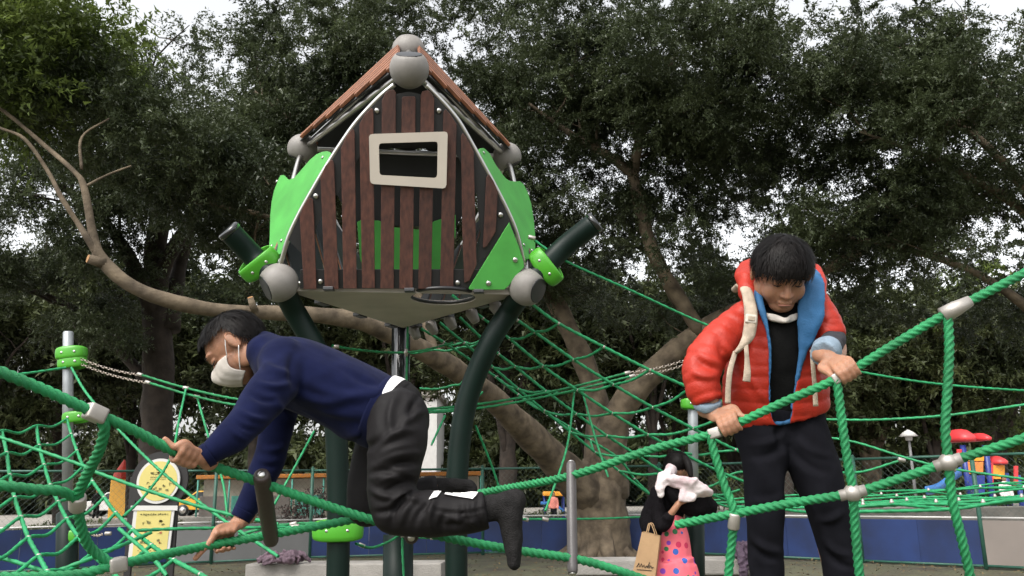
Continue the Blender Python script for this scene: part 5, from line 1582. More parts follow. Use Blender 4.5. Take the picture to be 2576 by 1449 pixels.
    bm.to_mesh(jk); bm.free()
    jo = link('jacket', jk, [m_red, m_lin], boy, True)
    sd = jo.modifiers.new('t', 'SOLIDIFY'); sd.thickness = .010; sd.offset = -1; sd.material_offset = 1; sd.material_offset_rim = 1
    # blue facing folded out at the boy's left breast, narrow blue edge on the other side
    def ribbon(name, L, m, r, parent=boy, sub=5):
        vv = Vol(); vv.limb([(U(x, y, Y), (PR(a, Y), b_)) for x, y, Y, a, b_ in L], ref=(1, 0, 0), n=16); me_ = vv.fuse(.005, 4); crumple(me_, r, 16, 5); return link(name, me_, m, parent, True)
    ribbon('lining', [(2050, 700, 2.52, 22, .014), (2044, 745, 2.47, 33, .015), (2038, 800, 2.465, 33, .013), (2028, 850, 2.48, 22, .010), (2016, 900, 2.50, 9, .008), (2004, 960, 2.52, 5, .006), (1992, 1030, 2.545, 4, .005)], m_lin, .006)
    ribbon('lining', [(1906, 720, 2.52, 11, .012), (1914, 770, 2.485, 11, .010), (1928, 820, 2.48, 6, .008), (1937, 880, 2.49, 4, .006), (1936, 950, 2.51, 3.5, .005), (1936, 1010, 2.53, 3.5, .005)], m_lin, .003)
    # hood bunched behind the head
    vv = Vol()
    vv.limb([(U(1898, 775, 2.52), .022), (U(1884, 735, 2.54), .030), (U(1878, 695, 2.60), .036), (U(1905, 678, 2.70), .042), (U(1968, 690, 2.74), .046), (U(2030, 684, 2.70), .036), (U(2060, 702, 2.61), .022), (U(2068, 745, 2.56), .014)], n=20)
    hm = vv.fuse(.006, 5); crumple(hm, .010, 12, 3); link('hood', hm, m_red, boy, True)
    vv = Vol()
    vv.limb([(U(1903, 765, 2.51), .014), (U(1902, 730, 2.53), .018), (U(1905, 700, 2.60), .02), (U(1968, 705, 2.70), .03), (U(2035, 690, 2.63), .026), (U(2052, 715, 2.55), .022)], n=18)
    hm = vv.fuse(.006, 5); crumple(hm, .006, 14, 4); link('hood_lining', hm, m_lin, boy, True)
    # sleeves below the jacket: turned-back pale blue cuffs, grey jersey
    def sleeve_(name, L, m, a=.004, sc=20):
        vv = Vol(); vv.limb([(p, r) for p, r in L], n=24, flat0=True, flat1=True); me_ = vv.fuse(.0045, 4); crumple(me_, a, sc, 6); return link(name, me_, m, boy, True)
    e1 = U(1780, 1008, 2.49); q1 = w1 + (w1 - r1) * .25
    sleeve_('shirt_cuff', [(e1, .040), (e1 + (q1 - e1) * .5, .041), (e1 + (q1 - e1) * .8, .039), (q1, .037)], m_cuff, .006)
    e2 = U(2099, 852, 2.51); q2 = w2 + (w2 - r2) * .2
    sleeve_('shirt_sleeve', [(e2, .036), (e2 + (q2 - e2) * .55, .035), (e2 + (q2 - e2) * .75, .033)], m_dgrey)
    sleeve_('shirt_cuff', [(e2 + (q2 - e2) * .55, .037), (e2 + (q2 - e2) * .7, .041), (q2, .039)], m_cuff, .005)
    # trousers
    t = Vol()
    t.limb([(U(1958, 1020, 2.66), (.142, .098)), (U(1960, 1060, 2.67), (.146, .100)), (U(1962, 1085, 2.67), (.138, .095))], ref=(1, 0, 0), n=28, flat0=True)
    t.limb([(U(1915, 1080, 2.65), PR(66, 2.65)), (U(1922, 1150, 2.63), PR(57, 2.63)), (U(1924, 1240, 2.61), PR(49, 2.61)), (U(1926, 1330, 2.62), PR(42, 2.62)), (U(1928, 1420, 2.63), PR(41, 2.63)), (U(1932, 1560, 2.64), PR(40, 2.64)), (U(1932, 1680, 2.64), PR(38, 2.64))], n=24, flat1=True)
    t.limb([(U(2012, 1085, 2.65), PR(70, 2.65)), (U(2044, 1160, 2.63), PR(61, 2.63)), (U(2072, 1250, 2.61), PR(53, 2.61)), (U(2096, 1340, 2.62), PR(46, 2.62)), (U(2120, 1430, 2.63), PR(44, 2.63)), (U(2128, 1560, 2.64), PR(41, 2.64)), (U(2132, 1680, 2.64), PR(38, 2.64))], n=24, flat1=True)
    tm = t.fuse(.006, 5); crumple(tm, .011, 8, 4, ((1, 0, .3), (0, 1, 0), (.3, 0, .6)))
    Z = 2.53
    folds(tm, [(U(*a, Z), U(*c, Z), wd, h) for a, c, wd, h in (((1880, 1120), (1975, 1090), .012, .010), ((1885, 1150), (1975, 1120), .012, -.010), ((2000, 1100), (2090, 1150), .013, .010), ((1990, 1130), (2085, 1190), .013, -.010),
          ((1890, 1260), (1970, 1250), .012, .009), ((1890, 1350), (1965, 1390), .011, .010), ((1890, 1375), (1960, 1410), .010, -.009), ((2060, 1310), (2120, 1290), .012, .009), ((2075, 1360), (2140, 1400), .011, .010), ((2080, 1390), (2150, 1430), .010, -.009), ((1960, 1060), (1966, 1130), .010, -.012))], 1.3)
    link('trousers', tm, m_trou2, boy, True)
    for x in (1932, 2132):
        e = U(x, 1700, 2.64)
        k = Vol(); k.limb([(e + Vector((0, .03, -.05)), (.036, .03)), (e + Vector((0, -.04, -.055)), (.038, .032)), (e + Vector((0, -.14, -.066)), (.036, .022))], ref=(1, 0, 0))
        link('shoe', k.fuse(.006, 4), m_shoe, boy, True)
    return boy, jk
boy2, jk2 = right_boy()

# his backpack: bag behind, straps over the jacket, loose webbing ends
def backpack():
    t = thing('backpack', 'beige backpack worn by the boy in the red jacket', 'backpack', U(1960, 950, 2.8))
    v = Vol()
    v.limb([(U(1958, 745, 2.76), (.10, .05)), (U(1955, 820, 2.79), (.135, .075)), (U(1952, 920, 2.83), (.14, .08)), (U(1952, 1000, 2.85), (.13, .07))], ref=(1, 0, 0), n=28)
    m = v.fuse(.007, 5); crumple(m, .006, 10, 7); link('bag', m, m_strap, t, True)
    # carry loop and strap root over the shoulder
    def strap(name, L, wpx, th=.006):
        P = [U(*p) for p in L]; C = [Vector(c) for c in crom([tuple(p) for p in P], 8)]
        mb = MB(); ws = wpx if isinstance(wpx, (list, tuple)) else [wpx] * len(L)
        W = np.interp(np.linspace(0, 1, len(C)), np.linspace(0, 1, len(ws)), ws)
        mb.tube(C, [(PR(w_, 2.45), th) for w_ in W], 14, ref=(1, 0, 0)); return mb.build(name, m_strap, t, True)
    S = strap('shoulder_strap', [(1850, 728, 2.68), (1866, 718, 2.58), (1880, 738, 2.50), (1889, 790, 2.455), (1884, 840, 2.445), (1868, 868, 2.445), (1850, 888, 2.45)], [12, 14, 15, 17, 16, 9, 5], .011)
    mb = MB(); c = U(1889, 802, 2.44); mb.box(c, (.016, .006, .013), Matrix.Rotation(.15, 3, 'Y'), .004); bu = mb.build('buckle', m_frame, S)
    mb = MB(); mb.box(c + Vector((0, -.004, 0)), (.010, .005, .007), Matrix.Rotation(.15, 3, 'Y'), .003); mb.build('slot', m_strap, bu)
    strap('webbing', [(1876, 862, 2.44), (1879, 900, 2.435), (1880, 935, 2.437), (1878, 960, 2.44)], [6, 6, 9, 10], .003)
    strap('webbing', [(1850, 885, 2.45), (1837, 930, 2.44), (1832, 975, 2.45), (1831, 1015, 2.46)], [6, 7, 7, 7.5], .003)
    strap('webbing', [(2043, 880, 2.47), (2046, 930, 2.475), (2050, 980, 2.49), (2052, 1022, 2.50)], [6, 6, 6, 7], .003)
    return t
backpack()
# ---------------------------------------------------------------- notice board at the left
def notice():
    Y = 9.0
    g = U(385, 1449, Y); g.z = 0
    t = thing('notice_board', 'black framed notice board with a round and an oblong yellow notice', 'sign', g)
    m_yel = mat('yellow_print', (0.55, 0.47, 0.15), 0.5, 0.06, 4)
    m_ink = mat('ink', (0.16, 0.15, 0.05), 0.6, 0.1, 10)
    m_inkr = mat('red_ink', (0.40, 0.10, 0.05), 0.6, 0.1, 10)
    m_blk = mat('black_frame', (0.012, 0.010, 0.010), 0.5, 0.1, 5)
    lean = Vector((.06, 0, 1)).normalized()
    A = U(345, 1449, Y); B = U(445, 1449, Y)
    for x0, x1 in ((338, 322), (445, 428)):
        a = U(x1, 1449, Y + .05); a.z = 0; b = U(x0, 1200, Y + .05)
        mb = MB(); mb.box((a + b) / 2, (.035, .02, (b - a).length / 2), frame(b - a, (1, 0, 0)), .004); mb.build('leg', m_blk, t)
    c = U(398, 1210, Y)
    r = PR(53, Y)
    X = Vector((1, 0, 0)); Z = Vector((.03, 0, 1)).normalized()
    def disc(rr, y, th, m, name, par):
        mb = MB(); P = [c + X * math.cos(R(k * 7.5)) * rr + Z * math.sin(R(k * 7.5)) * rr * 1.02 + Vector((0, y, 0)) for k in range(48)]
        mb.prism(P, (0, -1, 0), th); return mb.build(name, m, par)
    disc(r * 1.32, .06, .03, m_blk, 'back_disc', t)
    d = disc(r, .02, .02, m_white, 'round_notice', t); disc(r * .88, 0, .004, m_yel, 'print', d)
    mb = MB(); p = U(390, 1266, Y); mb.box(p + Vector((0, .045, 0)), (PR(38, Y), .012, PR(30, Y)), None); mb.build('bracket', m_conc, t)
    def quad(pts, y, th, m, name, par):
        mb = MB(); mb.prism([U(px, py, Y) + Vector((0, y, 0)) for px, py in pts], (0, -1, 0), th); return mb.build(name, m, par)
    q = quad([(338, 1272), (440, 1272), (424, 1402), (322, 1402)], .02, .02, m_white, 'oblong_notice', t)
    pr = quad([(346, 1280), (432, 1280), (417, 1405), (332, 1405)], 0, .004, m_yel, 'print', q)
    quad([(330, 1272), (448, 1272), (447, 1284), (329, 1284)], -.002, .008, m_white, 'clip_bar', q)
    def marks(L, m, par, nm):
        mb = MB()
        for x, y, wx, wy in L: mb.box(U(x, y, Y) + Vector((0, -.008, 0)), (PR(wx, Y), .0015, PR(wy, Y)), Matrix.Rotation(random.uniform(-.3, .3), 3, 'Y'))
        mb.build(nm, m, par)['kind'] = 'stuff'
    rs = random.Random(5)
    L = []
    def glyph(x, y, s):
        for _ in range(4): L.append((x + rs.uniform(-s, s), y + rs.uniform(-s, s), rs.choice((s * .8, .5)), rs.choice((.5, s * .6))))
    for x in (384, 393, 402, 412): glyph(x, 1190, 3)
    for x in (395, 402): glyph(x, 1180, 2)
    for x in range(380, 420, 4): L.append((x, 1200, 1.4, .6)); L.append((x, 1205, 1.2, .5))
    for x, y in ((372, 1215), (378, 1226), (390, 1228), (402, 1228), (412, 1222), (425, 1216), (436, 1214), (395, 1236), (420, 1232)): glyph(x, y, 3.2)
    marks(L, m_ink, d, 'lettering'); L = []
    for k in range(12): glyph(356 + k * 6, 1294, 1.8)
    for x, y in ((362, 1314), (375, 1314), (404, 1314), (408, 1320), (368, 1338), (400, 1342), (356, 1362), (368, 1362), (400, 1362)): glyph(x, y, 4)
    for k in range(14): L.append((348 + k * 5, 1385 + (k % 2) * 3, 1.6, .5))
    marks(L, m_ink, q, 'lettering')
    marks([(366, 1340, 2, 1.5), (405, 1340, 2.5, 2), (364, 1364, 2, 1.5), (402, 1365, 1.5, 2)], m_inkr, q, 'red_marks')
notice()

# ---------------------------------------------------------------- clothes left on the benches
def heap(name, lab, c, rx, ry, h, m, seed, drop=0.0):
    """a thrown-down garment: sleeves and body folded over one another"""
    rs = random.Random(seed); v = Vol()
    for k in range(9):
        a = rs.uniform(0, 6.28); P = []
        p = c + Vector((math.cos(a) * rx * .75, math.sin(a) * ry * .6, .035))
        d = Vector((math.cos(a + 2.4 + rs.uniform(-.6, .6)) * rx, math.sin(a + 2.4) * ry, 0)) * .42
        for i in range(4):
            P.append((p + d * i + Vector((rs.uniform(-.02, .02), rs.uniform(-.02, .02), h * .55 * math.sin(i / 3 * math.pi) * rs.uniform(.4, 1))), (rs.uniform(.035, .06), rs.uniform(.018, .03))))
        v.limb(P, ref=(0, 0, 1) if k % 2 else (1, 0, 0), n=14)
    if drop:
        for k in range(3):
            x = rx * (k - 1) * .6; v.limb([(c + Vector((x, -.02, .04)), (.06, .02)), (c + Vector((x * 1.1, -ry * .9, .02)), (.06, .02)), (c + Vector((x * 1.2, -ry * 1.1, -drop)), (.05, .018))], ref=(1, 0, 0), n=14)
    me = v.fuse(.008, 3); crumple(me, .028, 13, seed)
    return tag(link(name, me, m, None, True), lab, 'jacket')
m_mauve = mat('mauve_cloth', (0.13, 0.085, 0.11), 0.8, 0.3, 8, 0.3, 60)
m_purple = mat('dark_purple_cloth', (0.05, 0.03, 0.05), 0.8, 0.3, 8, 0.3, 60)
b1 = plane_hit(716, 1412, Vector((0, 0, .47)), Vector((0, 0, 1)))
heap('jacket', 'crumpled mauve jacket lying on the bench under the tower', b1 + Vector((0, -.16, -.015)), .30, .17, .16, m_mauve, 3.0)
b2 = plane_hit(1872, 1400, Vector((0, 0, .47)), Vector((0, 0, 1)))
heap('jacket', 'dark purple jacket hanging over the end of the right bench', b2 + Vector((0, -.16, -.015)), .17, .20, .26, m_purple, 8.0, .18)

# ---------------------------------------------------------------- woman with the paper bag behind the nets
def woman():
    Y = 6.9
    g = U(1690, 1449, Y); g.z = 0
    t = thing('person', 'woman in black cardigan and pink patterned dress standing before the right mast', 'person', g)
    c = U(1702, 1166, Y)
    H = Head(c, (-.45, .75, -.35), (-.1, .25, .95), 1.18)
    v = Vol(); H.body(v, U(1695, 1205, Y), .045)
    sh = U(1692, 1235, Y)
    v.limb([(sh, (.10, .06)), (U(1688, 1330, Y), (.11, .075)), (U(1690, 1430, Y), (.12, .08)), (g + Vector((0, 0, .75)), (.11, .08))], ref=(1, 0, 0))
    v.limb([(U(1655, 1245, Y), .04), (U(1632, 1310, Y - .05), .035), (U(1655, 1370, Y - .12), .028), (U(1635, 1400, Y - .15), .024)])
    v.limb([(U(1655, 1250, Y - .05), .038), (U(1668, 1318, Y - .18), .032), (U(1690, 1290, Y - .25), .026), (U(1706, 1268, Y - .27), .024)])
    for s in (-.07, .07): v.limb([(g + Vector((s, 0, .8)), .06), (g + Vector((s, 0, .45)), .045), (g + Vector((s, 0, .08)), .032), (g + Vector((s, -.12, .03)), .028)])
    hd = U(1708, 1262, Y - .27)
    for i in range(4): v.limb([(hd + Vector((.0, -.005, .014 * (i - 1.5))), .009), (hd + Vector((.04, -.012, .014 * (i - 1.5) + .012)), .008), (hd + Vector((.058, .0, .014 * (i - 1.5) + .016)), .007)], n=10)
    v.limb([(hd, .012), (hd + Vector((.012, -.01, .04)), .009)], n=10)
    h2 = U(1632, 1402, Y - .15)
    for i in range(4): v.limb([(h2 + Vector((.014 * (i - 1.5), -.005, 0)), .009), (h2 + Vector((.014 * (i - 1.5), -.014, -.035)), .008), (h2 + Vector((.014 * (i - 1.5), .006, -.052)), .007)], n=10)
    v.limb([(h2, .012), (h2 + Vector((.02, -.01, -.03)), .009)], n=10)
    link('body', v.fuse(.007, 4), m_skin, t, True)
    H.hair(t, r=(.094, .082, .082), seed=21, n=1800, fringe=-.02, side=-.07, nape=-.09)
    mb = Vol(); mb.limb([(H.p(-.085, 0, .0), .028), (H.p(-.115, .01, -.05), .030), (H.p(-.11, .01, -.12), .022), (H.p(-.10, .01, -.17), .008)])
    link('ponytail', mb.fuse(.007, 4), m_hair, t, True)
    m_dress = mat('pink_dress', (0.75, 0.13, 0.17), 0.7, 0.08, 12)
    # heart and dot print as spots of colour
    nt_ = m_dress.node_tree; bs = nt_.nodes['Principled BSDF']
    tc = nt_.nodes.new('ShaderNodeTexCoord'); vo = nt_.nodes.new('ShaderNodeTexVoronoi'); vo.inputs['Scale'].default_value = 15; vo.inputs['Randomness'].default_value = .7
    nt_.links.new(tc.outputs['Object'], vo.inputs['Vector'])
    lt = nt_.nodes.new('ShaderNodeMath'); lt.operation = 'LESS_THAN'; lt.inputs[1].default_value = .34; nt_.links.new(vo.outputs['Distance'], lt.inputs[0])
    rp = nt_.nodes.new('ShaderNodeValToRGB'); rp.color_ramp.interpolation = 'CONSTANT'
    el = rp.color_ramp.elements; el[0].color = (.03, .10, .40, 1); el[1].position = .3; el[1].color = (.02, .14, .05, 1)
    e_ = el.new(.55); e_.color = (.18, .03, .35, 1); e_ = el.new(.75); e_.color = (.5, .02, .08, 1)
    sp = nt_.nodes.new('ShaderNodeSeparateColor'); nt_.links.new(vo.outputs['Color'], sp.inputs[0]); nt_.links.new(sp.outputs[0], rp.inputs[0])
    mx = nt_.nodes.new('ShaderNodeMix'); mx.data_type = 'RGBA'; nt_.links.new(lt.outputs[0], mx.inputs['Factor'])
    src = bs.inputs['Base Color'].links[0].from_socket; nt_.links.new(src, mx.inputs[6]); nt_.links.new(rp.outputs[0], mx.inputs[7]); nt_.links.new(mx.outputs[2], bs.inputs['Base Color'])
    v = Vol(); v.limb([(U(1694, 1300, Y - .03), (.07, .07)), (U(1692, 1350, Y - .04), (.125, .105)), (U(1690, 1440, Y - .04), (.165, .125)), (g + Vector((-.02, -.04, .75)), (.20, .15)), (g + Vector((-.02, -.03, .5)), (.25, .19))], ref=(1, 0, 0), n=28, flat1=True)
    me = v.fuse(.009, 4); crumple(me, .012, 9, 2, ((1, 0, 0), (0, 1, 0), (0, 0, .25))); link('dress', me, m_dress, t, True)
    m_card = mat('black_cardigan', (0.008, 0.007, 0.008), 0.95, 0.3, 40, 0.5, 150, spec=.06)
    v = Vol()
    v.limb([(U(1690, 1222, Y), (.09, .06)), (U(1682, 1260, Y), (.15, .10)), (U(1668, 1320, Y), (.13, .11)), (U(1662, 1350, Y), (.11, .10))], ref=(1, 0, 0), n=24)
    v.limb([(U(1655, 1240, Y), .06), (U(1628, 1312, Y - .06), .062), (U(1645, 1360, Y - .12), .05)])
    v.limb([(U(1655, 1255, Y - .06), .055), (U(1664, 1322, Y - .18), .052), (U(1684, 1300, Y - .24), .042)])
    me = v.fuse(.008, 4); crumple(me, .010, 12, 3); link('cardigan', me, m_card, t, True)
    # paper carrier bag in her hand
    m_kraft = mat('kraft_paper', (0.40, 0.25, 0.13), 0.8, 0.1, 10, 0.1, 60)
    pts = [(1615, 1338), (1660, 1350), (1648, 1452), (1590, 1446)]
    P = [U(x, y, Y - .28) for x, y in pts]
    bag = thing('paper_bag', 'brown paper carrier bag held by the woman in the pink dress', 'bag', P[2])
    D = Vector((.03, .11, 0))
    mb = MB()
    V = P + [p + D for p in P]
    mb.add(V, [(0, 1, 2, 3), (4, 7, 6, 5), (1, 5, 6, 2), (0, 3, 7, 4), (3, 2, 6, 7)])
    bb = mb.build('sack', m_kraft, bag)
    for q in (P, [p + D for p in P]):
        a = q[0] + (q[1] - q[0]) * .25; b = q[0] + (q[1] - q[0]) * .75; mid = (a + b) / 2 + Vector((.0, .03, .075))
        mb = MB(); mb.tube(crom([tuple(a), tuple(a + (mid - a) * .6 + Vector((0, 0, .02))), tuple(mid), tuple(b + (mid - b) * .6 + Vector((0, 0, .02))), tuple(b)], 5), .004, 6); mb.build('handle', m_kraft, bag, True)
    # dark handwritten print near the foot of the bag
    ex = (P[2] - P[3]).normalized(); ey = (P[0] - P[3]).normalized(); nn_ = ex.cross(ey); nn_ = nn_ if nn_.y < 0 else -nn_
    o = P[3] + ex * .02 + ey * .06 + nn_ * .003
    mb = MB(); W = [(0, 0), (.01, .03), (.02, .002), (.03, .028), (.04, .004), (.05, .02), (.06, .0), (.072, .016), (.078, .002), (.085, .045), (.09, .0), (.10, .02), (.112, .0), (.12, .012)]
    mb.tube([o + ex * x + ey * y for x, y in W], .0035, 5); mb.build('print', m_black, bb)
    mb = MB(); mb.tube([o + ex * .005 - ey * .018, o + ex * .115 - ey * .016], .0022, 5); mb.build('print', m_black, bb)
    # pink and white jacket over a padded black bag on her shoulder
    v = Vol(); v.limb([(U(1672, 1220, Y - .15), .07), (U(1712, 1235, Y - .16), .12), (U(1752, 1262, Y - .16), .125), (U(1780, 1275, Y - .14), .08)], n=24)
    me = v.fuse(.010, 6); crumple(me, .012, 8, 5)
    o = link('shoulder_bag', me, m_card, None, True); tag(o, 'bulky black bag slung in front of the woman under a pink jacket', 'bag')
    m_pinkc = mat('pink_white_cloth', (0.62, 0.42, 0.45), 0.75, 0.25, 7, 0.2, 80, col2=(0.80, 0.74, 0.73))
    v = Vol()
    v.limb([(U(1672, 1195, Y - .2), (.05, .03)), (U(1664, 1222, Y - .24), (.045, .03)), (U(1660, 1245, Y - .22), (.03, .025))], ref=(1, 0, 0))
    v.limb([(U(1690, 1180, Y - .1), (.045, .04)), (U(1678, 1205, Y - .22), (.05, .035)), (U(1708, 1213, Y - .3), (.06, .03)), (U(1742, 1224, Y - .32), (.085, .03)), (U(1772, 1240, Y - .3), (.06, .028)), (U(1788, 1242, Y - .26), (.025, .02))], ref=(0, 0, 1))
    v.limb([(U(1712, 1245, Y - .31), (.05, .02)), (U(1745, 1252, Y - .31), (.04, .02))], ref=(0, 0, 1))
    me = v.fuse(.008, 5); crumple(me, .022, 10, 6)
    o = link('jacket', me, m_pinkc, None, True); tag(o, 'pink and white jacket draped over the black shoulder bag', 'jacket')
woman()

# ---------------------------------------------------------------- people, cars and play things far off
def far_person(g, h, top, bot, lab, hair=True, rot=0.0, group='people far off in the park'):
    g = Vector(g); t = thing('person', lab, 'person', g, group); k = h / 1.7
    M = Matrix.Rotation(rot, 3, 'Z')
    P = lambda x, y, z: g + M @ Vector((x * k, y * k, z * k))
    v = Vol(); v.ell(P(0, 0, 1.58), Vector((.085, .10, .115)) * k); v.limb([(P(0, 0, 1.5), .05 * k), (P(0, 0, 1.4), .06 * k)])
    v.limb([(P(0, 0, 1.36), (.15 * k, .09 * k)), (P(0, 0, 1.1), (.13 * k, .09 * k)), (P(0, 0, .92), (.14 * k, .1 * k))], ref=M @ Vector((1, 0, 0)))
    for s in (-1, 1):
        v.limb([(P(s * .17, 0, 1.36), .045 * k), (P(s * .22, -.02, 1.1), .038 * k), (P(s * .2, -.1, .88), .03 * k), (P(s * .2, -.13, .80), .028 * k)])
        v.limb([(P(s * .08, 0, .9), .07 * k), (P(s * .10, -.03 * s, .5), .052 * k), (P(s * .11, .02 * s, .08), .036 * k), (P(s * .11, -.12, .04), .035 * k)])
    link('body', v.fuse(.02, 3), m_skin, t, True)
    v = Vol(); v.limb([(P(0, 0, 1.40), (.14 * k, .09 * k)), (P(0, 0, 1.33), (.19 * k, .12 * k)), (P(0, 0, 1.1), (.16 * k, .115 * k)), (P(0, 0, .88), (.165 * k, .12 * k))], ref=M @ Vector((1, 0, 0)), flat1=True)
    for s in (-1, 1): v.limb([(P(s * .17, 0, 1.36), .062 * k), (P(s * .22, -.02, 1.1), .055 * k), (P(s * .21, -.08, .92), .045 * k)])
    link('top', v.fuse(.02, 3), top, t, True)
    v = Vol()
    for s in (-1, 1): v.limb([(P(s * .07, 0, .95), .092 * k), (P(s * .10, -.03 * s, .5), .072 * k), (P(s * .11, .02 * s, .1), .055 * k)], flat1=True)
    link('trousers', v.fuse(.02, 3), bot, t, True)
    if hair:
        v = Vol(); v.ell(P(0, .02, 1.61), Vector((.095, .10, .10)) * k); link('hair', v.fuse(.02, 2), m_hair, t, True)
m_wht = mat('white_top', (0.65, 0.60, 0.58), .8, .08, 6); m_or = mat('orange_top', (0.75, 0.22, 0.05), .7, .1, 6); m_pk = mat('coral_top', (0.6, 0.2, 0.16), .7, .1, 6)
g = gpt(239, 1312); far_person(g, 1.65, m_tee, m_tee, 'distant person in black walking on the pavement beyond the left net')
g = U(2532, 1250, 30); g.z = .05; far_person(g, 1.5, m_wht, m_trou2, 'distant child in white beside the red roofed playground')
g = U(2080, 1260, 34); g.z = .05; far_person(g, 1.3, m_or, m_trou2, 'distant child in orange behind the standing boy')
g = U(1393, 1290, 30); g.z = .05; far_person(g, 1.15, m_pk, m_trou2, 'distant child in coral beside the yellow slide')

def car(c, rot, m, lab):
    c = Vector(c); t = thing('parked_car', lab, 'car', c, 'cars on the far street'); M = Matrix.Rotation(rot, 3, 'Z')
    P = lambda x, y, z: c + M @ Vector((x, y, z))
    prof = [(-2.1, .35), (-2.15, .7), (-1.9, .88), (-1.2, .95), (-.6, 1.42), (.9, 1.45), (1.6, 1.0), (2.05, .9), (2.15, .6), (2.1, .35)]
    mb = MB(); mb.prism([P(x, -.85, z) for x, z in prof], M @ Vector((0, 1, 0)), 1.7); body = mb.build('body', m, t, False, .05)
    for sy in (-1, 1):
        mb = MB(); mb.prism([P(x, sy * .853, z) for x, z in ((-1.05, 1.0), (-.55, 1.35), (.82, 1.38), (1.4, 1.02))], M @ Vector((0, sy, 0)), .006); mb.build('window', m_glass, t)
        for x in (-1.3, 1.3):
            mb = MB(); mb.tube([P(x, sy * .72, .33), P(x, sy * .9, .33)], .33, 20); wl = mb.build('wheel', m_cap, t, True)
            mb = MB(); mb.tube([P(x, sy * .9, .33), P(x, sy * .91, .33)], .19, 14); mb.build('rim', m_steel, wl, True)
        mb = MB(); mb.box(P(-2.12, sy * .62, .72), (.04, .14, .06), M, .01); mb.build('headlight', m_white, t)
        mb = MB(); mb.box(P(2.12, sy * .65, .75), (.04, .12, .07), M, .01); mb.build('tail_light', m_red, t)
m_yelc = mat('taxi_yellow', (0.75, 0.38, 0.03), .35, .05, 3, coat=.4)
p = gpt(228, 1312); car((p.x - 2.6, p.y + 9, .05), .15, m_white, 'white car on the far street behind the walking person')
car((p.x + 3.6, p.y + 7, .05), .1, m_yelc, 'yellow taxi on the far street left of the notice board')
# cone topped red and yellow street stand
g = U(306, 1240, 42); g.z = .05
t = thing('street_stand', 'red topped yellow stand on the far street beside the notice board', 'stand', g)
mb = MB(); mb.box(g + Vector((0, 0, 1.0)), (.45, .3, 1.0), None, .05); mb.build('body', m_yelc, t)
mb = MB(); mb.tube([g + Vector((0, 0, 2.0)), g + Vector((0, 0, 2.25)), g + Vector((0, 0, 2.9))], [.5, .42, .03], 14); mb.build('roof', m_red, t)
# long low kiosk with orange fascia
def kiosk():
    Y = 46
    m_orf = mat('orange_fascia', (0.55, 0.20, 0.03), .6, .1, 2); m_teal = mat('teal_paint', (0.10, 0.42, 0.33), .5, .1, 2)
    a = U(500, 1200, Y).x; b = U(1215, 1200, Y).x
    t = thing('kiosk', 'long low kiosk with an orange fascia and teal front beyond the fence', 'kiosk', ((a + b) / 2, Y, 0))
    mb = MB(); mb.box(((a + b) / 2, Y + 1, 1.0), ((b - a) / 2 - .3, 1, 1.0)); mb.build('wall', m_beige, t)
    mb = MB(); mb.box(((a + b) / 2, Y + .9, 2.15), ((b - a) / 2, 1.3, .10), None, .03); mb.build('fascia', m_orf, t)
    n = 9
    for k in range(n + 1):
        x = a + .1 + (b - a - .2) * k / n; mb = MB(); mb.tube([(x, Y - .3, .05), (x, Y - .3, 2.03)], .05, 8); mb.build('post', m_teal, t, True)
    for k in range(n):
        x = a + (b - a) * (k + .5) / n; mb = MB(); mb.box((x, Y - .02, .62), ((b - a) / n * .42, .02, .55), None, .02); mb.build('counter_panel', m_teal if k % 2 else m_beigeb, t)
kiosk()
# lamp
def lamp():
    g = U(2305, 1260, 34); g.z = .05; tp = U(2297, 1108, 34)
    t = thing('park_lamp', 'slim park lamp with a pale cap left of the far playground', 'lamp', g)
    mb = MB(); mb.tube([g, Vector((g.x, g.y, tp.z))], [.07, .05], 10); mb.build('pole', m_greyb, t, True)
    c = Vector((g.x, g.y, tp.z)); mb = MB(); mb.tube([c, c + Vector((0, 0, .15)), c + Vector((0, 0, .16)), c + Vector((0, 0, .32)), c + Vector((0, 0, .42))], [.12, .14, .36, .2, .03], 16); mb.build('cap', m_white, t, True)
lamp()
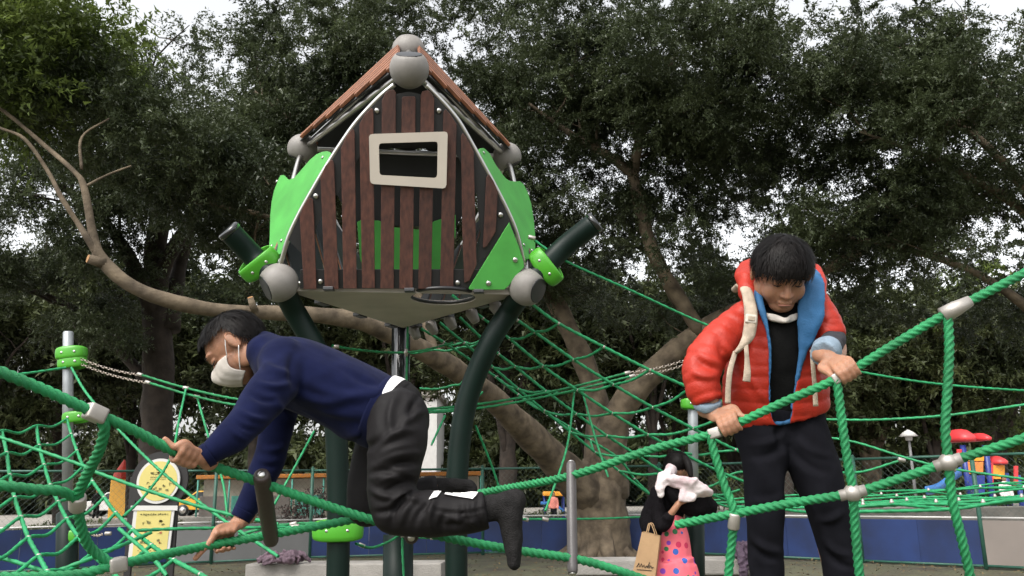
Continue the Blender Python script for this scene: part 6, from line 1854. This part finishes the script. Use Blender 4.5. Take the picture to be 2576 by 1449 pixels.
# far playground on the right
def playground():
    Y = 33
    m_rp = mat('red_plastic', (0.60, 0.045, 0.05), .4, .08, 2); m_bp = mat('blue_plastic', (0.02, 0.04, 0.22), .4, .08, 2); m_yp = mat('yellow_plastic', (0.80, 0.33, 0.03), .4, .08, 2); m_ob = mat('orange_plastic', (0.70, 0.22, 0.05), .4, .08, 2); m_sl = mat('slide_blue', (0.03, 0.15, 0.42), .35, .08, 2)
    g = U(2445, 1250, Y); g.z = 0
    t = thing('playground_set', 'red roofed plastic playground set with yellow panels and a blue slide far right', 'playground', g)
    S = lambda x, y, dy=0: U(x, y, Y + dy)
    for x in (2422, 2478):
        for dy in (0, 1.1):
            a = S(x, 1120, dy); b = a.copy(); b.z = .05; mb = MB(); mb.tube([b, a], .11, 10); mb.build('post', m_bp, t, True)
    for x, xt in ((2530, 1190), (2560, 1195)):
        for dy in (0, 1.0):
            a = S(x, xt, dy); b = a.copy(); b.z = .05; mb = MB(); mb.tube([b, a], .10, 10); mb.build('post', m_bp, t, True)
    # roofs: lobed plastic canopies
    def roofp(x0, x1, y0, y1, nm):
        A, B = S(x0, y1), S(x1, y1); h = S(x0, y0).z - A.z
        mb = MB(); c = (A + B) / 2 + Vector((0, .55, 0)); w_ = (B - A).length / 2
        V = []; F = []; N = 24
        for j, (zz, rr) in enumerate(((0, 1.0), (.3, 1.02), (.6, .85), (.9, .55), (1.0, .25))):
            for i in range(N):
                an = 2 * math.pi * i / N; lob = 1 + .08 * abs(math.sin(an * 2))
                V.append(c + Vector((math.cos(an) * w_ * rr * lob, math.sin(an) * .9 * rr * lob, h * zz)))
        for j in range(4):
            for i in range(N): F.append((j * N + i, j * N + (i + 1) % N, (j + 1) * N + (i + 1) % N, (j + 1) * N + i))
        F.append(tuple(4 * N + i for i in range(N))); F.append(tuple(N - 1 - i for i in range(N)))
        mb.add(V, F); mb.build('roof', m_rp, t, True)
    roofp(2402, 2458, 1078, 1110, 'r'); roofp(2462, 2492, 1088, 1108, 'r'); roofp(2492, 2536, 1145, 1168, 'r')
    def pan(x0, x1, y0, y1, m, dy=-.1):
        P = [S(x, y, dy) for x, y in ((x0, y0), (x1, y0), (x1, y1), (x0, y1))]; mb = MB(); mb.prism(P, (0, 1, 0), .08); mb.build('panel', m, t, False, .02)
    pan(2432, 2476, 1135, 1160, m_yp); pan(2434, 2474, 1162, 1192, m_ob); pan(2498, 2528, 1170, 1205, m_yp); pan(2494, 2500, 1165, 1215, m_rp); pan(2552, 2562, 1172, 1230, m_rp); pan(2408, 2420, 1130, 1160, m_rp); pan(2440, 2478, 1196, 1245, m_bp)
    # slide
    P = [S(2418, 1190, -.6), S(2390, 1210, -1.2), S(2360, 1232, -1.8), S(2330, 1240, -2.2)]
    C = [Vector(c) for c in crom([tuple(p) for p in P], 6)]
    V, F = [], []
    for i, c in enumerate(C):
        for dx, dz in ((-.32, .22), (-.28, .0), (0, -.04), (.28, 0), (.32, .22)): V.append(c + Vector((dx * .5, dx * .85, dz)))
    for i in range(len(C) - 1):
        for k in range(4): F.append((i * 5 + k, i * 5 + k + 1, i * 5 + k + 6, i * 5 + k + 5))
    o = mesh('slide', V, F, m_sl, t, True); sd = o.modifiers.new('t', 'SOLIDIFY'); sd.thickness = .05
    # yellow slide with blue trough, glimpsed left of the dark bar
    g2 = U(1380, 1290, 31); g2.z = 0
    t2 = thing('toddler_slide', 'small yellow and blue slide glimpsed left of the hanging dark bar', 'slide', g2)
    Q = lambda x, y, dy=0: U(x, y, 31 + dy)
    mb = MB(); mb.prism([Q(1366, 1236), Q(1420, 1236), Q(1420, 1248), Q(1366, 1248)], (0, 1, 0), .8); mb.build('canopy', m_yp, t2, False, .05)
    for x in (1370, 1416):
        a = Q(x, 1248, .4); b = a.copy(); b.z = .05; mb = MB(); mb.tube([b, a], .06, 8); mb.build('post', m_bp, t2, True)
    mb = MB(); mb.prism([Q(1360, 1262), Q(1395, 1262), Q(1395, 1270), Q(1360, 1270)], (0, 1, 0), .5); mb.build('deck', m_sl, t2, False, .03)
    mb = MB(); mb.prism([Q(1395, 1262), Q(1420, 1284), Q(1418, 1290), Q(1393, 1268)], (0, 1, 0), .5); mb.build('chute', m_sl, t2, False, .02)
playground()
